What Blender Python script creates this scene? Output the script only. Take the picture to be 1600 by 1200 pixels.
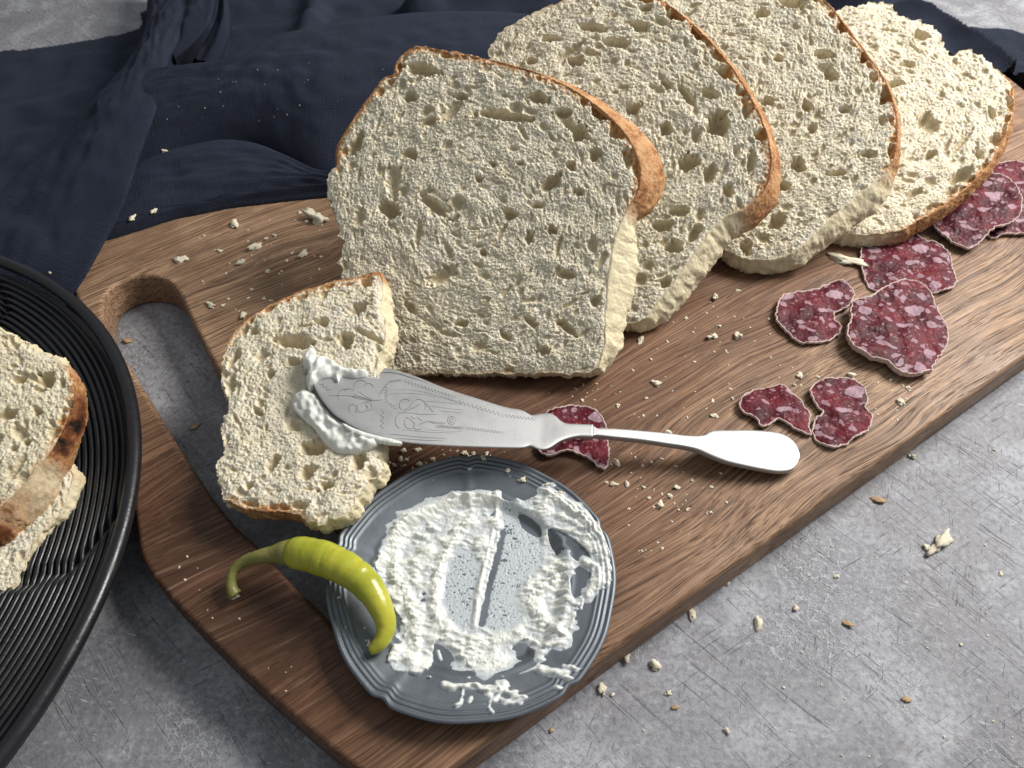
import bpy, math, random
import numpy as np
from mathutils import Vector

for o in list(bpy.data.objects): bpy.data.objects.remove(o)
S = bpy.context.scene
COL = S.collection
rng = np.random.default_rng(7)
random.seed(7)

# ------------------------------------------------------------------ camera
ZB = 0.020                       # top of the cutting board above the table
F = 1250.0; PITCH = math.radians(50); DIST = 0.37
fw = np.array([0, math.cos(PITCH), -math.sin(PITCH)])
up = np.array([0, math.sin(PITCH), math.cos(PITCH)])
CAM = np.array([0, 0, ZB]) - fw * DIST
cd = bpy.data.cameras.new('camera'); cam = bpy.data.objects.new('camera', cd); COL.objects.link(cam)
cam.location = CAM; cam.rotation_euler = (math.pi / 2 - PITCH, 0, 0)
cd.sensor_width = 36; cd.lens = F / 1600 * 36; cd.clip_start = 0.01; cd.clip_end = 50
cd.dof.use_dof = True; cd.dof.focus_distance = 0.345; cd.dof.aperture_fstop = 19
S.camera = cam

# ------------------------------------------------------------------ light
W = bpy.data.worlds.new('World'); S.world = W; W.use_nodes = True
bgn = W.node_tree.nodes['Background']; bgn.inputs[0].default_value = (0.88, 0.94, 1.0, 1); bgn.inputs[1].default_value = 0.28

def area(name, loc, target, sx, sy, power, color):
    l = bpy.data.lights.new(name, 'AREA'); l.shape = 'RECTANGLE'; l.size = sx; l.size_y = sy
    l.energy = power; l.color = color
    o = bpy.data.objects.new(name, l); COL.objects.link(o); o.location = loc
    o.rotation_euler = (Vector(target) - Vector(loc)).to_track_quat('-Z', 'Y').to_euler()
    return o
area('window_light', (0.80, 0.40, 0.80), (0.02, 0.0, 0.02), 0.50, 0.50, 23, (1.0, 0.965, 0.925))
area('ceiling_bounce', (0.1, -0.1, 1.6), (0, 0, 0), 1.4, 1.4, 1.5, (0.9, 0.95, 1.0))
S.view_settings.view_transform = 'Standard'; S.view_settings.look = 'None'
S.view_settings.exposure = 0.0; S.view_settings.gamma = 1.0
S.render.engine = 'CYCLES'

# ------------------------------------------------------------------ helpers
def ray(x, y): return fw + np.array([1., 0, 0]) * (x - 800) / F - up * (y - 600) / F
def P(x, y, z=ZB):
    r = ray(x, y); return CAM + r * ((z - CAM[2]) / r[2])
def PP(x, y, o, n):
    r = ray(x, y); return CAM + r * (np.dot(o - CAM, n) / np.dot(r, n))
def nrm(v): v = np.array(v, float); return v / np.linalg.norm(v)

def link(o, parent=None):
    COL.objects.link(o)
    if parent: o.parent = parent
    return o
def info(o, label=None, cat=None, group=None, kind=None):
    if label: o['label'] = label
    if cat: o['category'] = cat
    if group: o['group'] = group
    if kind: o['kind'] = kind
    return o
def empty(name, loc, label, cat, group=None):
    o = bpy.data.objects.new(name, None); o.empty_display_size = 0.01; o.location = loc
    return info(link(o), label, cat, group)

def mesh(name, V, Fc, mat, parent=None, base=None, smooth=True, attr=None, vec=None):
    """V (n,3) world; Fc (m,4) int array or list of faces. base: world origin"""
    V = np.asarray(V, float)
    if parent is not None: base = np.array(parent.location)
    if base is None: base = np.array([V[:, 0].mean(), V[:, 1].mean(), V[:, 2].min()])
    V = V - base
    m = bpy.data.meshes.new(name)
    if isinstance(Fc, np.ndarray):
        k = Fc.shape[1]
        m.vertices.add(len(V)); m.vertices.foreach_set('co', V.ravel())
        m.loops.add(Fc.size); m.loops.foreach_set('vertex_index', Fc.ravel().astype(np.int32))
        m.polygons.add(len(Fc)); m.polygons.foreach_set('loop_start', np.arange(0, Fc.size, k, dtype=np.int32))
        try: m.polygons.foreach_set('loop_total', np.full(len(Fc), k, dtype=np.int32))
        except Exception: pass
        m.update(calc_edges=True)
    else:
        m.from_pydata(V.tolist(), [], [list(map(int, f)) for f in Fc])
    if smooth: m.polygons.foreach_set('use_smooth', np.ones(len(m.polygons), dtype=bool))
    for nm, a in (attr or {}).items():
        at = m.attributes.new(nm, 'FLOAT', 'POINT'); at.data.foreach_set('value', np.asarray(a, float))
    for nm, a in (vec or {}).items():
        at = m.attributes.new(nm, 'FLOAT_VECTOR', 'POINT'); at.data.foreach_set('vector', np.asarray(a, float).ravel())
    m.validate(); m.materials.append(mat)
    o = bpy.data.objects.new(name, m)
    if parent is None: o.location = base
    return link(o, parent)

def grid_faces(nr, nc, wrap=False, off=0):
    r = np.arange(nr - 1)[:, None]; c = np.arange(nc if wrap else nc - 1)[None, :]
    c2 = (c + 1) % nc
    return (np.stack([r * nc + c, r * nc + c2, (r + 1) * nc + c2, (r + 1) * nc + c], -1).reshape(-1, 4) + off)

def catmull(pts, step, closed=True):
    pts = np.asarray(pts, float); n = len(pts); out = []
    rg = range(n if closed else n - 1)
    for i in rg:
        if closed: a, b, c, d = pts[(i - 1) % n], pts[i], pts[(i + 1) % n], pts[(i + 2) % n]
        else: a, b, c, d = pts[max(i - 1, 0)], pts[i], pts[i + 1], pts[min(i + 2, n - 1)]
        k = max(1, int(np.linalg.norm((c - b)[:2]) / step))
        t = np.arange(k)[:, None] / k
        out.append(0.5 * ((2 * b) + (-a + c) * t + (2 * a - 5 * b + 4 * c - d) * t ** 2 + (-a + 3 * b - 3 * c + d) * t ** 3))
    if not closed: out.append(pts[-1:])
    return np.concatenate(out)

def band(shape, lo, hi, seed, ax=1.0, ay=1.0):
    """gaussian noise band limited to wavelengths lo..hi (in cells), unit std"""
    r = np.random.default_rng(seed); n = r.standard_normal(shape)
    fy = np.fft.fftfreq(shape[0])[:, None] * ay; fx = np.fft.fftfreq(shape[1])[None, :] * ax
    f = np.sqrt(fx * fx + fy * fy) + 1e-9
    w = np.exp(-(f * lo) ** 2 * 0.6) * (1 - np.exp(-(f * hi) ** 2))
    q = np.real(np.fft.ifft2(np.fft.fft2(n) * w)); return q / (q.std() + 1e-12)

def inside(poly, xs, ys):
    """scanline inside mask for grid xs (cols), ys (rows)"""
    m = np.zeros((len(ys), len(xs)), bool)
    a = poly; b = np.roll(poly, -1, 0)
    for j, y in enumerate(ys):
        c = (a[:, 1] <= y) != (b[:, 1] <= y)
        if not c.any(): continue
        x = np.sort(a[c, 0] + (y - a[c, 1]) * (b[c, 0] - a[c, 0]) / (b[c, 1] - a[c, 1]))
        for k in range(0, len(x) - 1, 2): m[j] |= (xs > x[k]) & (xs < x[k + 1])
    return m

def nearest(pts, poly):
    """distance and index to closest outline vertex (dense outline)"""
    D = np.empty(len(pts)); I = np.empty(len(pts), int)
    for k in range(0, len(pts), 4000):
        q = pts[k:k + 4000]; d = ((q[:, None, :] - poly[None]) ** 2).sum(-1); i = d.argmin(1)
        I[k:k + 4000] = i; D[k:k + 4000] = np.sqrt(d[np.arange(len(q)), i])
    return D, I

def polydist(X, Y, pl):
    """distance of every grid point to an open polyline, and parameter 0..1"""
    best = np.full(X.shape, 1e9); par = np.zeros(X.shape); n = len(pl) - 1
    for i in range(n):
        a = pl[i]; d = pl[i + 1] - a; L = (d ** 2).sum() + 1e-15
        t = np.clip(((X - a[0]) * d[0] + (Y - a[1]) * d[1]) / L, 0, 1)
        q = np.hypot(X - a[0] - t * d[0], Y - a[1] - t * d[1])
        m = q < best; best[m] = q[m]; par[m] = ((i + t) / n)[m]
    return best, par

def compact(V, Q):
    u, inv = np.unique(Q, return_inverse=True)
    return V[u], inv.reshape(Q.shape), u

def tube(path, rad, seg=12, caps=True):
    path = np.asarray(path, float); n = len(path); rad = np.broadcast_to(rad, (n,)).astype(float)
    T = np.gradient(path, axis=0); T /= np.linalg.norm(T, axis=1)[:, None] + 1e-12
    ref = np.array([0, 0, 1.]) if abs(T[0][2]) < 0.9 else np.array([1., 0, 0])
    Nn = []; v = np.cross(T[0], ref); v /= np.linalg.norm(v)
    for t in T:
        v = v - t * np.dot(v, t); v /= np.linalg.norm(v) + 1e-12; Nn.append(v)
    Nn = np.array(Nn); B = np.cross(T, Nn)
    a = np.linspace(0, 2 * math.pi, seg, endpoint=False)
    V = path[:, None] + rad[:, None, None] * (np.cos(a)[None, :, None] * Nn[:, None] + np.sin(a)[None, :, None] * B[:, None])
    V = V.reshape(-1, 3); Fc = [tuple(q) for q in grid_faces(n, seg, True)]
    if caps: Fc += [tuple(range(seg))[::-1], tuple(range((n - 1) * seg, n * seg))]
    return V, Fc
def join(parts):
    V = []; Fc = []; o = 0
    for v, f in parts:
        V.append(v); Fc += [tuple(i + o for i in q) for q in f]; o += len(v)
    return np.concatenate(V), Fc

# ------------------------------------------------------------------ materials
class N:
    def __init__(s, name, **kw):
        s.m = bpy.data.materials.new(name); s.m.use_nodes = True; s.t = s.m.node_tree
        s.b = s.t.nodes['Principled BSDF']
        for k, v in kw.items(): s.set(s.b, k.replace('_', ' '), v)
    def set(s, n, k, v):
        if isinstance(v, bpy.types.NodeSocket): s.t.links.new(v, n.inputs[k])
        else:
            if isinstance(v, tuple) and len(v) == 3 and n.inputs[k].type == 'RGBA': v = v + (1,)
            n.inputs[k].default_value = v
    def n(s, typ, ins=None, **props):
        q = s.t.nodes.new(typ)
        for k, v in props.items(): setattr(q, k, v)
        for k, v in (ins or {}).items(): s.set(q, k, v)
        return q
    def co(s, scale=(1, 1, 1), rot=(0, 0, 0), out='Object', loc=(0, 0, 0)):
        c = s.n('ShaderNodeTexCoord').outputs[out]
        return s.n('ShaderNodeMapping', {'Vector': c, 'Scale': scale, 'Rotation': rot, 'Location': loc}).outputs[0]
    def noise(s, vec, scale, detail=4, rough=0.55, dist=0.0):
        return s.n('ShaderNodeTexNoise', {'Vector': vec, 'Scale': scale, 'Detail': detail, 'Roughness': rough, 'Distortion': dist}).outputs['Fac']
    def vor(s, vec, scale, feature='F1', rand=1.0, out='Distance'):
        return s.n('ShaderNodeTexVoronoi', {'Vector': vec, 'Scale': scale, 'Randomness': rand}, feature=feature).outputs[out]
    def ramp(s, fac, stops, interp='LINEAR'):
        r = s.n('ShaderNodeValToRGB', {'Fac': fac}); e = r.color_ramp.elements; r.color_ramp.interpolation = interp
        while len(e) < len(stops): e.new(0.5)
        for i, (p, c) in enumerate(stops):
            if not isinstance(c, tuple): c = (c, c, c)
            e[i].position = p; e[i].color = c + (1,)
        return r.outputs[0]
    def mix(s, fac, a, b, mode='MIX'):
        q = s.n('ShaderNodeMix', data_type='RGBA', blend_type=mode)
        for i, v in ((0, fac), (6, a), (7, b)):
            if isinstance(v, bpy.types.NodeSocket): s.t.links.new(v, q.inputs[i])
            else: q.inputs[i].default_value = v if i == 0 else (tuple(v) + (1,) if len(v) == 3 else v)
        return q.outputs[2]
    def math(s, op, a, b=0.0, c=0.0, clamp=False):
        q = s.n('ShaderNodeMath', operation=op, use_clamp=clamp)
        for i, v in enumerate((a, b, c)):
            if isinstance(v, bpy.types.NodeSocket): s.t.links.new(v, q.inputs[i])
            else: q.inputs[i].default_value = v
        return q.outputs[0]
    def attr(s, name): return s.n('ShaderNodeAttribute', attribute_name=name).outputs['Fac']
    def avec(s, name): return s.n('ShaderNodeAttribute', attribute_name=name).outputs['Vector']
    def bump(s, h, dist, strength=1.0, prev=None):
        d = {'Height': h, 'Distance': dist, 'Strength': strength}
        if prev is not None: d['Normal'] = prev
        return s.n('ShaderNodeBump', d).outputs[0]
    def out(s, **kw):
        for k, v in kw.items(): s.set(s.b, k.replace('_', ' '), v)
        return s.m

BANG = math.atan2(0.171, 0.254)      # direction of the board's long side

def m_wood():
    s = N('oiled_wood')
    c = s.n('ShaderNodeTexCoord').outputs['Object']
    c = s.n('ShaderNodeMapping', {'Vector': c, 'Rotation': (0, 0, -BANG)}).outputs[0]
    xyz = s.n('ShaderNodeSeparateXYZ', {'Vector': c})
    # warp so the grain wanders
    wv = s.n('ShaderNodeTexNoise', {'Vector': s.n('ShaderNodeMapping', {'Vector': c, 'Scale': (5, 14, 5)}).outputs[0], 'Scale': 1.0, 'Detail': 2.0})
    wsub = s.n('ShaderNodeVectorMath', {0: wv.outputs['Color'], 1: (0.5, 0.5, 0.5)}, operation='SUBTRACT').outputs[0]
    wsc = s.n('ShaderNodeVectorMath', {0: wsub, 1: (0.0, 0.045, 0.02)}, operation='MULTIPLY').outputs[0]
    cw = s.n('ShaderNodeVectorMath', {0: c, 1: wsc}, operation='ADD').outputs[0]
    def st(sx, sy, sz=None): return s.n('ShaderNodeMapping', {'Vector': cw, 'Scale': (sx, sy, sz or sy)}).outputs[0]
    broad = s.noise(st(2.2, 26, 20), 1.0, 3, 0.5)
    rings = s.noise(st(2.0, 230, 150), 1.0, 6, 0.72)
    fine = s.noise(st(10, 1250, 1100), 1.0, 4, 0.68)
    pores = s.noise(st(45, 1500, 1500), 1.0, 2, 0.5)
    # heartwood in the middle of the board, sapwood towards its front edge: across = y
    y = xyz.outputs['Y']
    a = s.math('MULTIPLY_ADD', s.math('POWER', s.math('ABSOLUTE', s.math('ADD', y, 0.012)), 1.4), 24.0, 0.10)  # heartwood runs along the middle
    fx = s.n('ShaderNodeMapRange', {'Value': xyz.outputs['X'], 'From Min': -0.12, 'From Max': 0.10}).outputs[0]
    fy = s.n('ShaderNodeMapRange', {'Value': y, 'From Min': -0.02, 'From Max': 0.05}).outputs[0]
    a = s.math('MULTIPLY', a, s.math('MAXIMUM', s.math('MAXIMUM', fx, fy), 0.5))
    a2 = s.math('MULTIPLY_ADD', broad, 1.1, -0.50)
    a3 = s.math('ADD', a, a2)
    a4 = s.math('MULTIPLY_ADD', rings, 0.75, a3)
    a4 = s.math('SUBTRACT', a4, 0.30)
    # paler towards the far right, where the stave is oak coloured
    a5 = s.math('MULTIPLY_ADD', xyz.outputs['X'], 1.15, a4)
    col = s.ramp(a5, [(0.0, (0.085, 0.038, 0.019)), (0.22, (0.145, 0.067, 0.034)), (0.48, (0.225, 0.115, 0.060)), (0.72, (0.325, 0.185, 0.103)), (1.0, (0.42, 0.262, 0.155))])
    streak = s.noise(st(1.1, 520, 400), 1.0, 4, 0.7)
    col = s.mix(s.ramp(streak, [(0.36, 0.55), (0.48, 0.0)]), col, (0.060, 0.027, 0.015))
    col = s.mix(s.ramp(streak, [(0.52, 0.0), (0.70, 0.45)]), col, (0.42, 0.28, 0.18))
    col = s.mix(s.ramp(fine, [(0.35, 0.85), (0.60, 0.0)]), col, (0.050, 0.022, 0.012))
    col = s.mix(s.ramp(pores, [(0.28, 0.8), (0.40, 0.0)]), col, (0.030, 0.013, 0.008))
    # faint saw marks across the grain
    saw = s.noise(s.n('ShaderNodeMapping', {'Vector': c, 'Scale': (420, 10, 10)}).outputs[0], 1.0, 2, 0.6)
    col = s.mix(s.ramp(saw, [(0.62, 0.0), (0.80, 0.07)]), col, (0.5, 0.36, 0.25))
    blot = s.noise(c, 38.0, 5, 0.6)
    col = s.mix(s.ramp(blot, [(0.42, 0.30), (0.56, 0.0)]), col, (0.075, 0.036, 0.02))
    h = s.math('ADD', s.math('MULTIPLY', fine, 0.6), s.math('ADD', s.ramp(pores, [(0.28, 0.0), (0.42, 1.0)]), s.math('MULTIPLY', rings, 0.4)))
    nb = s.bump(h, 0.00022, 0.9)
    nb = s.bump(s.noise(c, 260.0, 3), 0.00006, 0.7, nb)
    return s.out(Base_Color=col, Roughness=s.ramp(s.noise(c, 22, 4), [(0.3, 0.42), (0.7, 0.66)]), Normal=nb, Specular_IOR_Level=0.32)

def m_table():
    s = N('grey_worn_surface')
    c = s.co()
    big = s.noise(c, 5.0, 5, 0.6, 0.4); mid = s.noise(c, 26.0, 6, 0.68, 0.6); fin = s.noise(c, 420.0, 4, 0.7)
    col = s.ramp(big, [(0.30, (0.175, 0.176, 0.190)), (0.5, (0.255, 0.257, 0.275)), (0.70, (0.355, 0.362, 0.39))])
    col = s.mix(s.ramp(mid, [(0.40, 0.55), (0.60, 0.0)]), col, (0.135, 0.130, 0.142))
    col = s.mix(s.ramp(mid, [(0.53, 0.0), (0.70, 0.55)]), col, (0.47, 0.48, 0.51))
    # rusty patches
    col = s.mix(s.ramp(s.noise(c, 9.0, 5, 0.7, 0.5), [(0.55, 0.0), (0.70, 0.30)]), col, (0.27, 0.215, 0.19))
    # fine brush scratches in two directions
    bumps = None; marks = []
    for k, (ang, sx, sy, th, dk) in enumerate(((-0.9, 55, 1500, 0.645, 1), (-0.75, 24, 900, 0.665, 1), (0.55, 60, 1300, 0.675, 1), (1.2, 140, 1300, 0.67, 1), (-0.3, 170, 1300, 0.68, 0))):
        v = s.n('ShaderNodeMapping', {'Vector': s.n('ShaderNodeMapping', {'Vector': c, 'Rotation': (0, 0, -ang)}).outputs[0], 'Scale': (sx, sy, 1), 'Location': (k * 3.1, k * 1.7, 0)}).outputs[0]
        v = s.n('ShaderNodeVectorMath', {0: v, 1: s.n('ShaderNodeTexNoise', {'Vector': c, 'Scale': 40.0}).outputs['Color']}, operation='ADD').outputs[0]
        q = s.noise(v, 1.0, 2, 0.5)
        mk = s.ramp(q, [(th, 0.0), (th + 0.05, 1.0)])
        reg = s.ramp(s.noise(c, 14.0 + 5 * k, 3), [(0.44, 0.0), (0.60, 1.0)])
        mk = s.math('MULTIPLY', mk, reg)
        marks.append((mk, dk))
    for mk, dk in marks:
        col = s.mix(s.math('MULTIPLY', mk, 0.75), col, (0.085, 0.080, 0.090) if dk else (0.55, 0.56, 0.58))
    # crazed white patches
    cv = s.n('ShaderNodeVectorMath', {0: c, 1: s.n('ShaderNodeVectorMath', {0: s.n('ShaderNodeTexNoise', {'Vector': c, 'Scale': 190.0, 'Detail': 3.0}).outputs['Color'], 1: (0.006, 0.006, 0.006)}, operation='MULTIPLY').outputs[0]}, operation='ADD').outputs[0]
    cr = s.vor(cv, 330.0, 'DISTANCE_TO_EDGE')
    crm = s.math('MULTIPLY', s.ramp(cr, [(0.03, 1.0), (0.09, 0.0)]), s.ramp(s.noise(c, 11.0, 4, 0.6), [(0.50, 0.0), (0.62, 1.0)]))
    col = s.mix(s.math('MULTIPLY', crm, 0.55), col, (0.55, 0.56, 0.58))
    col = s.mix(s.ramp(fin, [(0.36, 0.55), (0.52, 0.0)]), col, (0.11, 0.105, 0.115))
    col = s.mix(s.ramp(fin, [(0.56, 0.0), (0.72, 0.5)]), col, (0.47, 0.48, 0.50))
    h = s.math('ADD', s.math('MULTIPLY', fin, 0.8), s.math('MULTIPLY', crm, 0.8))
    for mk, dk in marks[:4]: h = s.math('SUBTRACT', h, mk)
    nb = s.bump(h, 0.00025, 0.9)
    nb = s.bump(mid, 0.0012, 0.5, nb)
    return s.out(Base_Color=col, Roughness=s.ramp(mid, [(0.3, 0.50), (0.7, 0.68)]), Normal=nb, Specular_IOR_Level=0.4)

def m_crumb(name='bread_crumb_face', tone=(0.79, 0.725, 0.585)):
    s = N(name)
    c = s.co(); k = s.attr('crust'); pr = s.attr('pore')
    n1 = s.noise(c, 95.0, 4, 0.6); n2 = s.noise(c, 900.0, 4, 0.7)
    col = s.mix(s.ramp(n1, [(0.3, 0.0), (0.7, 1.0)]), tone, (tone[0] * 0.90, tone[1] * 0.875, tone[2] * 0.78))
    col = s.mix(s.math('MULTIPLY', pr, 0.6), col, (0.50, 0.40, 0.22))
    col = s.mix(s.ramp(n2, [(0.55, 0.0), (0.75, 0.5)]), col, (0.88, 0.84, 0.70))
    br = s.mix(s.ramp(s.noise(c, 260.0, 3), [(0.35, 0.0), (0.65, 1.0)]), (0.50, 0.225, 0.065), (0.66, 0.38, 0.15))
    kk = s.math('MULTIPLY', k, s.math('MULTIPLY_ADD', pr, 0.9, s.math('MULTIPLY_ADD', s.noise(c, 420, 3), 1.1, 0.25)), clamp=True)
    col = s.mix(kk, col, br)
    col = s.mix(s.ramp(k, [(0.80, 0.0), (1.0, 0.7)]), col, (0.36, 0.135, 0.035))
    nb = s.bump(s.noise(c, 1300.0, 4, 0.75), 0.0003, 0.7)
    return s.out(Base_Color=col, Roughness=s.ramp(k, [(0.3, 0.62), (0.9, 0.42)]), Normal=nb, Subsurface_Weight=0.28, Subsurface_Radius=(0.0026, 0.0018, 0.0010), Specular_IOR_Level=0.35)

def m_crust():
    s = N('bread_crust')
    c = s.co(); k = s.attr('crust'); ch = s.attr('char')
    n1 = s.noise(c, 120.0, 6, 0.72); n2 = s.noise(c, 700.0, 4, 0.7)
    pale = s.mix(n1, (0.79, 0.71, 0.50), (0.72, 0.60, 0.37))
    pale = s.mix(s.ramp(n2, [(0.52, 0.0), (0.7, 0.7)]), pale, (0.86, 0.78, 0.56))
    brown = s.ramp(n1, [(0.32, (0.16, 0.055, 0.018)), (0.46, (0.36, 0.150, 0.050)), (0.60, (0.56, 0.31, 0.140))])
    brown = s.mix(s.ramp(n2, [(0.50, 0.0), (0.62, 0.6)]), brown, (0.64, 0.42, 0.24))
    f = s.math('MULTIPLY_ADD', s.math('SUBTRACT', n1, 0.5), 0.6, k)
    col = s.mix(s.ramp(f, [(0.30, 0.0), (0.72, 1.0)]), pale, brown)
    fc = s.math('MULTIPLY_ADD', s.math('SUBTRACT', s.noise(c, 120.0, 4), 0.5), 1.6, ch)
    col = s.mix(s.ramp(fc, [(0.35, 0.0), (0.6, 1.0)]), col, (0.17, 0.055, 0.018))
    col = s.mix(s.ramp(fc, [(0.62, 0.0), (0.85, 1.0)]), col, (0.018, 0.010, 0.008))
    nb = s.bump(s.noise(c, 900.0, 5, 0.8), 0.0006, 0.9)
    nb = s.bump(s.vor(c, 420.0), 0.0005, 0.45, nb)
    return s.out(Base_Color=col, Roughness=0.68, Normal=nb, Specular_IOR_Level=0.25, Subsurface_Weight=0.05, Subsurface_Radius=(0.002, 0.001, 0.0005))

def m_linen():
    s = N('navy_linen')
    u = s.avec('cloth_uv')
    w1 = s.n('ShaderNodeTexWave', {'Vector': u, 'Scale': 0.40, 'Distortion': 1.6, 'Detail': 2.0, 'Detail Scale': 1.2}, wave_type='BANDS', bands_direction='X').outputs['Fac']
    w2 = s.n('ShaderNodeTexWave', {'Vector': u, 'Scale': 0.40, 'Distortion': 1.6, 'Detail': 2.0, 'Detail Scale': 1.2}, wave_type='BANDS', bands_direction='Y').outputs['Fac']
    w = s.math('MULTIPLY', w1, w2)
    slub = s.noise(s.n('ShaderNodeMapping', {'Vector': u, 'Scale': (0.12, 1.3, 1)}).outputs[0], 1.0, 3)
    big = s.noise(u, 0.05, 4, 0.6)
    col = s.mix(slub, (0.012, 0.017, 0.034), (0.030, 0.038, 0.064))
    col = s.mix(s.ramp(w, [(0.25, 0.0), (0.8, 0.45)]), col, (0.062, 0.070, 0.100))
    col = s.mix(s.ramp(big, [(0.4, 0.0), (0.7, 0.35)]), col, (0.028, 0.032, 0.043))
    nb = s.bump(s.math('ADD', w, s.math('MULTIPLY', slub, 0.6)), 0.0013, 1.0)
    nb = s.bump(s.noise(u, 0.07, 3), 0.002, 0.35, nb)
    return s.out(Base_Color=col, Roughness=0.92, Normal=nb, Sheen_Weight=0.10, Sheen_Roughness=0.5, Sheen_Tint=(0.55, 0.62, 0.85), Specular_IOR_Level=0.12)

def m_pewter():
    s = N('dark_pewter')
    c = s.co()
    n1 = s.noise(c, 60.0, 5, 0.6); n2 = s.noise(c, 700.0, 3)
    col = s.mix(n1, (0.120, 0.136, 0.155), (0.21, 0.232, 0.255))
    nb = s.bump(n2, 0.00005, 0.6); nb = s.bump(s.noise(c, 110, 3), 0.0005, 0.35, nb)
    return s.out(Base_Color=col, Metallic=0.75, Roughness=s.ramp(n1, [(0.3, 0.42), (0.7, 0.58)]), Normal=nb)

def m_silver():
    s = N('tarnished_silver')
    c = s.co()
    n1 = s.noise(c, 70.0, 5, 0.65); sp = s.noise(c, 900.0, 3, 0.7)
    br = s.noise(s.co(scale=(40, 2600, 400)), 1.0, 2)
    col = s.mix(n1, (0.35, 0.352, 0.35), (0.46, 0.46, 0.455))
    col = s.mix(s.ramp(sp, [(0.60, 0.0), (0.70, 0.4)]), col, (0.25, 0.26, 0.27))
    nb = s.bump(br, 0.00004, 0.35); nb = s.bump(sp, 0.00004, 0.5, nb)
    return s.out(Base_Color=col, Metallic=0.9, Roughness=s.ramp(n1, [(0.3, 0.46), (0.7, 0.60)]), Normal=nb)

def m_cheese():
    s = N('cream_cheese')
    c = s.co()
    thin = s.attr('thin')
    n1 = s.noise(c, 160.0, 4)
    col = s.mix(n1, (0.74, 0.745, 0.71), (0.69, 0.70, 0.62))
    # a few green flecks of herb
    col = s.mix(s.ramp(s.vor(c, 260.0), [(0.08, 0.55), (0.14, 0.0)]), col, (0.42, 0.50, 0.24))
    col = s.mix(s.math('MULTIPLY', thin, 0.62), col, (0.34, 0.39, 0.46))
    nb = s.bump(s.noise(c, 900.0, 4, 0.7), 0.0003, 0.7)
    return s.out(Base_Color=col, Roughness=0.30, Normal=nb, Subsurface_Weight=0.15, Subsurface_Radius=(0.0012, 0.0012, 0.001), Specular_IOR_Level=0.5)

def m_salami():
    s = N('salami_meat')
    c = s.co()
    w = s.n('ShaderNodeTexNoise', {'Vector': c, 'Scale': 110.0, 'Detail': 3.0}).outputs['Color']
    cw = s.n('ShaderNodeVectorMath', {0: c, 1: s.n('ShaderNodeVectorMath', {0: w, 1: (0.007, 0.007, 0.0)}, operation='MULTIPLY').outputs[0]}, operation='ADD').outputs[0]
    def blobs(sc, lo, hi, cut, seed):
        v = s.n('ShaderNodeMapping', {'Vector': cw, 'Location': (seed, seed * 0.7, 0), 'Scale': (1, 1.25, 0.2)}).outputs[0]
        d = s.n('ShaderNodeTexVoronoi', {'Vector': v, 'Scale': sc}, feature='F1')
        pick = s.n('ShaderNodeSeparateColor', {'Color': d.outputs['Color']}).outputs[0]
        r = s.math('SUBTRACT', s.math('MULTIPLY', s.math('MULTIPLY', pick, pick), cut), d.outputs['Distance'])
        return s.ramp(r, [(lo, 0.0), (hi, 1.0)])
    n1 = s.noise(cw, 90.0, 5, 0.65)
    col = s.ramp(n1, [(0.30, (0.028, 0.003, 0.007)), (0.48, (0.072, 0.007, 0.013)), (0.62, (0.130, 0.013, 0.021)), (0.78, (0.20, 0.042, 0.048))])
    f1 = blobs(240.0, 0.0, 0.06, 0.70, 0.0); f2 = blobs(520.0, 0.0, 0.10, 0.55, 0.37); f0 = blobs(125.0, 0.0, 0.05, 0.55, 0.81)
    fat = s.mix(s.noise(c, 200.0, 3), (0.42, 0.29, 0.33), (0.30, 0.18, 0.22))
    col = s.mix(s.math('MULTIPLY', f1, 0.75), col, fat)
    col = s.mix(s.math('MULTIPLY', f2, 0.55), col, (0.38, 0.17, 0.19))
    col = s.mix(s.math('MULTIPLY', f0, 0.9), col, fat)
    nb = s.bump(s.math('ADD', n1, s.math('MULTIPLY', f1, 0.25)), 0.0003, 0.4)
    nb = s.bump(s.noise(c, 600.0, 2), 0.0001, 0.4, nb)
    return s.out(Base_Color=col, Roughness=s.ramp(n1, [(0.3, 0.48), (0.7, 0.62)]), Normal=nb, Specular_IOR_Level=0.16)

def m_rind():
    s = N('salami_rind'); c = s.co()
    col = s.mix(s.noise(c, 260.0, 4), (0.60, 0.49, 0.43), (0.44, 0.30, 0.27))
    return s.out(Base_Color=col, Roughness=0.7, Normal=s.bump(s.noise(c, 900, 4), 0.0004, 0.8))

def m_pepper():
    s = N('pickled_pepper_skin'); c = s.co()
    col = s.mix(s.ramp(s.noise(c, 60.0, 4), [(0.3, 0.0), (0.7, 1.0)]), (0.30, 0.33, 0.020), (0.52, 0.48, 0.050))
    col = s.mix(s.ramp(s.noise(c, 300.0, 3), [(0.58, 0.0), (0.72, 0.3)]), col, (0.30, 0.36, 0.03))
    nb = s.bump(s.noise(c, 230.0, 4), 0.0007, 0.45)
    return s.out(Base_Color=col, Roughness=0.27, Normal=nb, Subsurface_Weight=0.12, Subsurface_Radius=(0.004, 0.004, 0.0008), Specular_IOR_Level=0.5)
def m_stem():
    s = N('pepper_stem'); c = s.co()
    col = s.mix(s.noise(c, 120.0, 4), (0.15, 0.155, 0.030), (0.27, 0.24, 0.070))
    return s.out(Base_Color=col, Roughness=0.4, Normal=s.bump(s.noise(c, 500, 3), 0.0004, 0.6))
def m_wire():
    s = N('black_painted_wire'); c = s.co()
    return s.out(Base_Color=(0.010, 0.010, 0.012), Roughness=s.ramp(s.noise(c, 120, 4), [(0.35, 0.26), (0.65, 0.42)]), Normal=s.bump(s.noise(c, 500, 3), 0.0002, 0.5), Specular_IOR_Level=0.5)
def m_flat(name, col, rough, metal=0.0):
    s = N(name); return s.out(Base_Color=col, Roughness=rough, Metallic=metal)

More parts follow.
